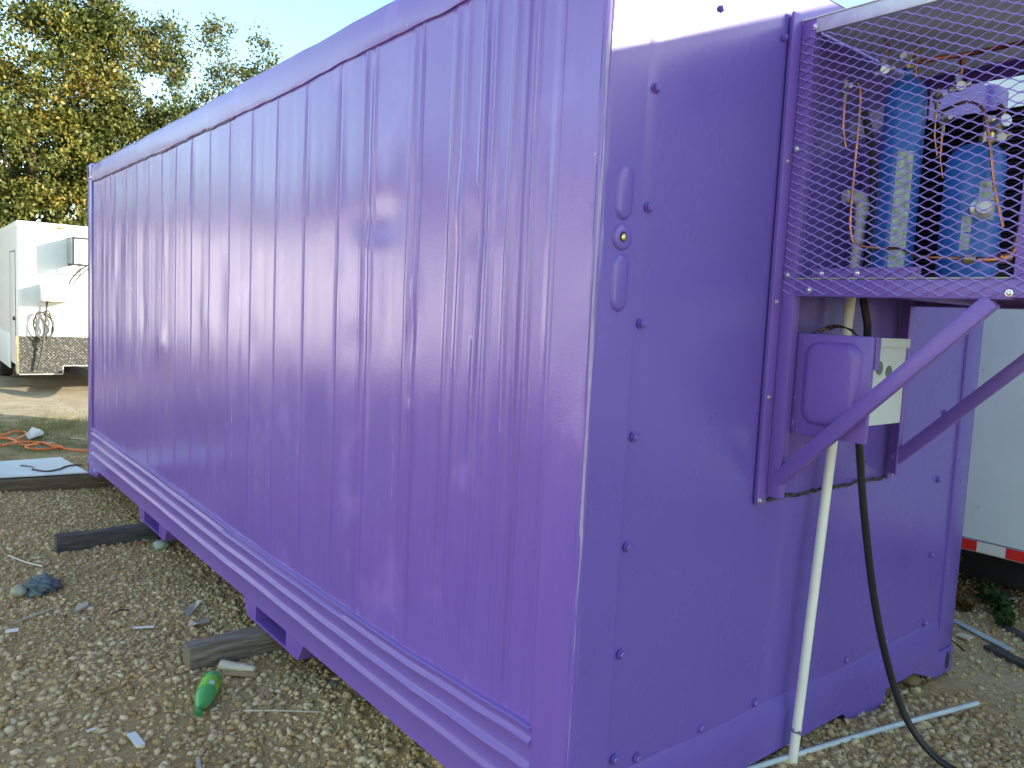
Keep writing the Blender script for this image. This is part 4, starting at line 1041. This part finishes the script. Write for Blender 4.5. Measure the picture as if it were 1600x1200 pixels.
tA_ = tree("vine_covered_tree", "tall golden green tree hung with vines directly behind the white trailer", (1.35, 19.6, -.1), A_blobs, A_limbs, m_leaf, .10, 1, per=66, sig=.165, vl=vlA)
B_blobs = [((0,0,6.7),(1.1,1.0,1.4),95), ((-.9,0,5.2),(.9,1,1.3),80), ((.9,0,5.3),(.9,1,1.2),75), ((.1,-.3,4.0),(1.5,1,1.0),90), ((-.6,0,7.9),(.4,.4,.8),26), ((.5,0,7.8),(.45,.4,.7),28), ((.2,-.2,2.6),(1.6,1,1.0),80)]
tree("roadside_tree", "middle tree with looser green crown right of the vine covered tree", (3.75, 19.9, -.1), B_blobs, A_limbs[:3], m_leaf2, .094, 2, per=70, sig=.17)
C_blobs = [((0,0,6.9),(1.0,1.0,1.2),52), ((-1.0,0,5.8),(1.1,1,1.2),56), ((1.0,0,6.6),(.9,1,1.3),52), ((.1,0,4.9),(1.6,1.2,1.2),70), ((-.4,0,8.5),(.45,.5,.9),20), ((.7,0,8.4),(.4,.4,.9),18), ((.2,0,3.0),(1.8,1.2,1.2),70)]
tree("roadside_tree", "sparse pale tree with sky showing through, rightmost above the container roof", (6.6, 21.5, -.1), C_blobs, A_limbs[:3], m_leaf2, .092, 3, per=62, sig=.18)
D_blobs = [((0,0,6.0),(1.6,1.4,1.5),110), ((-1.4,0,4.6),(1.5,1.3,1.5),100), ((1.2,-.2,4.6),(1.3,1.2,1.4),100), ((0,-.4,3.0),(2.2,1.3,1.1),120), ((0,0,1.4),(2.4,1.3,.9),90)]
tD = tree("roadside_tree", "bushy shaded tree filling the left edge behind the trailer", (-1.6, 21.5, -.1), D_blobs, A_limbs, m_leaf, .12, 4)
tE = tree("undergrowth_shrub", "dark tangled shrub growing low between the trees behind the trailer", (2.6, 22.3, -.1), [((0,0,1.6),(3.2,.8,1.3),180), ((-2.5,.2,2.8),(2.0,.8,1.7),150), ((2.0,.2,2.8),(2.0,.8,1.5),120), ((-2.2,.4,4.7),(2.2,.8,1.2),150), ((.6,.3,4.4),(2.0,.8,1.0),90)], A_limbs[3:], m_leaf2, .13, 5)
# more of the same trees round the yard (seen mirrored in the gloss of the container)
def copy_tree(src, loc_, rz, sc, label):
    r = src.copy(); COL.objects.link(r); r.matrix_basis = Matrix.LocRotScale(Vector(loc_), Matrix.Rotation(rz, 3, 'Z'), Vector((sc,)*3)); r['label'] = label
    for ch in list(src.children):
        c = ch.copy(); COL.objects.link(c); c.parent = r
    return r
q = random.Random(12)
for i in range(19):
    y_ = 13.5+i*2.1; x = -15.2+q.uniform(-1.4, 1.0)
    if y_ > 40: x += (y_-40)*.55
    o = copy_tree((tD, tA_)[i % 2], (x, y_, -.1), i*1.3, q.uniform(.8, 1.05)*((.95, .8)[i % 2])*(1+.008*i), "bushy tree beyond the left edge of the yard"); o['group'] = "trees left of the yard"
for i in range(9):
    o = copy_tree(tE, (-15.4+q.uniform(-.5,.5), 14+i*4.4, -.1), R(90), 1.0, "low shrub under the trees beyond the left edge of the yard"); o['group'] = "shrubs left of the yard"
# unseen white trailers added and angled to reflect as a pale band in the side
for i, k in enumerate((0.0, 4.6, 9.0)):
    t_, _ = white_trailer("cargo_trailer", (-11.3+.655*k-.756*2.45, 15.6+.756*k+.655*2.45), -math.atan2(.655, .756), 2.45, 4.4, 3.2+.05*i, .16, "unseen white cargo trailer added left of the yard for its reflection")
    t_['group'] = "white trailers added left of the yard"

shed = thing("reflector_shed", "unseen white shed added left of the yard for its reflection", "shed", (-11.6, 15.2, -.15), R(8))  # unseen shed added to brighten the reflection in the near side wall
sw_ = MB(); sw_.box(-5, 0, -9.0, 0, 0, 4.6); o_ = sw_.build("reflector_shed_wall", m_white, shed); 
rf_ = MB(); rf_.prism([(.25,-9.2,4.58),(-5.25,-9.2,4.58),(-2.5,-9.2,5.5)], None, (0,9.4,0)); rf_.build("roof", m_topsheet, shed)  # roof of the added unseen shed
MB().box(.003,.03,-6.2,-3.4,0,3.2).build("reflector_shed_door", m_greybox, shed)
def weed(label, x, y_, h_, n, m, seed, name="weed"):
    q = np.random.default_rng(seed); z = gz(x, y_)
    t = thing(name, label, "weed", (x, y_, z), group="weeds under the trailer edge")
    st_ = MB(); C = []; S = []
    for k in range(n):
        a = q.uniform(0, 6.28); ln = h_*q.uniform(.5, 1); lean = q.uniform(.1, .7)
        tip = np.array([math.cos(a)*ln*lean, math.sin(a)*ln*lean, ln*(1-.35*lean)])
        mid = tip*.5+np.array([0,0,ln*.12])
        pts = smoothpath([(0,0,-.01), tuple(mid), tuple(tip)], 5)
        st_.tube(pts, [.003-.0018*i/(len(pts)-1) for i in range(len(pts))], 5)
        for p in pts[3:]:
            for _ in range(4): C.append(np.array(p)+q.normal(0, .014, 3)); S.append(q.uniform(.02,.05))
    V, F = leaf_mesh(np.array(C), np.array(S), q, .5)
    np_obj("leaves", V, F, m, t)
    st_.build("stems", m_weed, t, smooth=60)
for i, (x, y_, h_, n, m, lb) in enumerate(((3.42,.62,.22,12,m_weedr,"rusty leafed weed clump nearest the container under the trailer"),(3.62,.50,.20,10,m_weedr,"yellowing weed clump under the trailer tape"),(3.50,.36,.11,7,m_weedr,"low rusty weed sprig beside the siding strip"),(3.58,.20,.15,9,m_weed,"dense dark green weed clump at the right edge"),(3.72,.30,.17,8,m_weed,"green weed clump behind the dense one at the right"),(3.40,.10,.09,6,m_weed,"small green weed sprouting at the right edge near the bark strip"),(3.85,.6,.24,12,m_weedr,"dark weed clump deepest under the trailer"))):
    weed(lb, x, y_, h_, n, m, 40+i)
# grass in front of the sandy lot
q = np.random.default_rng(9); nb = 6500
X = q.uniform(-3, 1.6, nb); Y = q.normal(9.3, .75, nb); k_ = (np.sin(3*X)+np.sin(4.1*Y+X)) > -.9
X = X[k_]; Y = Y[k_]; n = len(X); hb = q.uniform(.02, .075, n)+.06*(np.exp(-((X-.33)/.16)**2-((Y-9.5)/.3)**2))
Zb = np.array([gz(a, c) for a, c in zip(X, Y)])
an = q.uniform(0, 6.28, n); le = q.uniform(.1, .8, n); wv = .004
V = np.stack([np.stack([X-wv*np.sin(an), Y+wv*np.cos(an), Zb-.005], 1), np.stack([X+wv*np.sin(an), Y-wv*np.cos(an), Zb-.005], 1), np.stack([X+hb*le*np.cos(an), Y+hb*le*np.sin(an), Zb+hb], 1)], 1).reshape(-1, 3)
tag(np_obj("grass", V, np.arange(n*3).reshape(-1, 3), m_grass), "sparse dry grass growing along the edge of the gravel", "grass", kind='stuff')
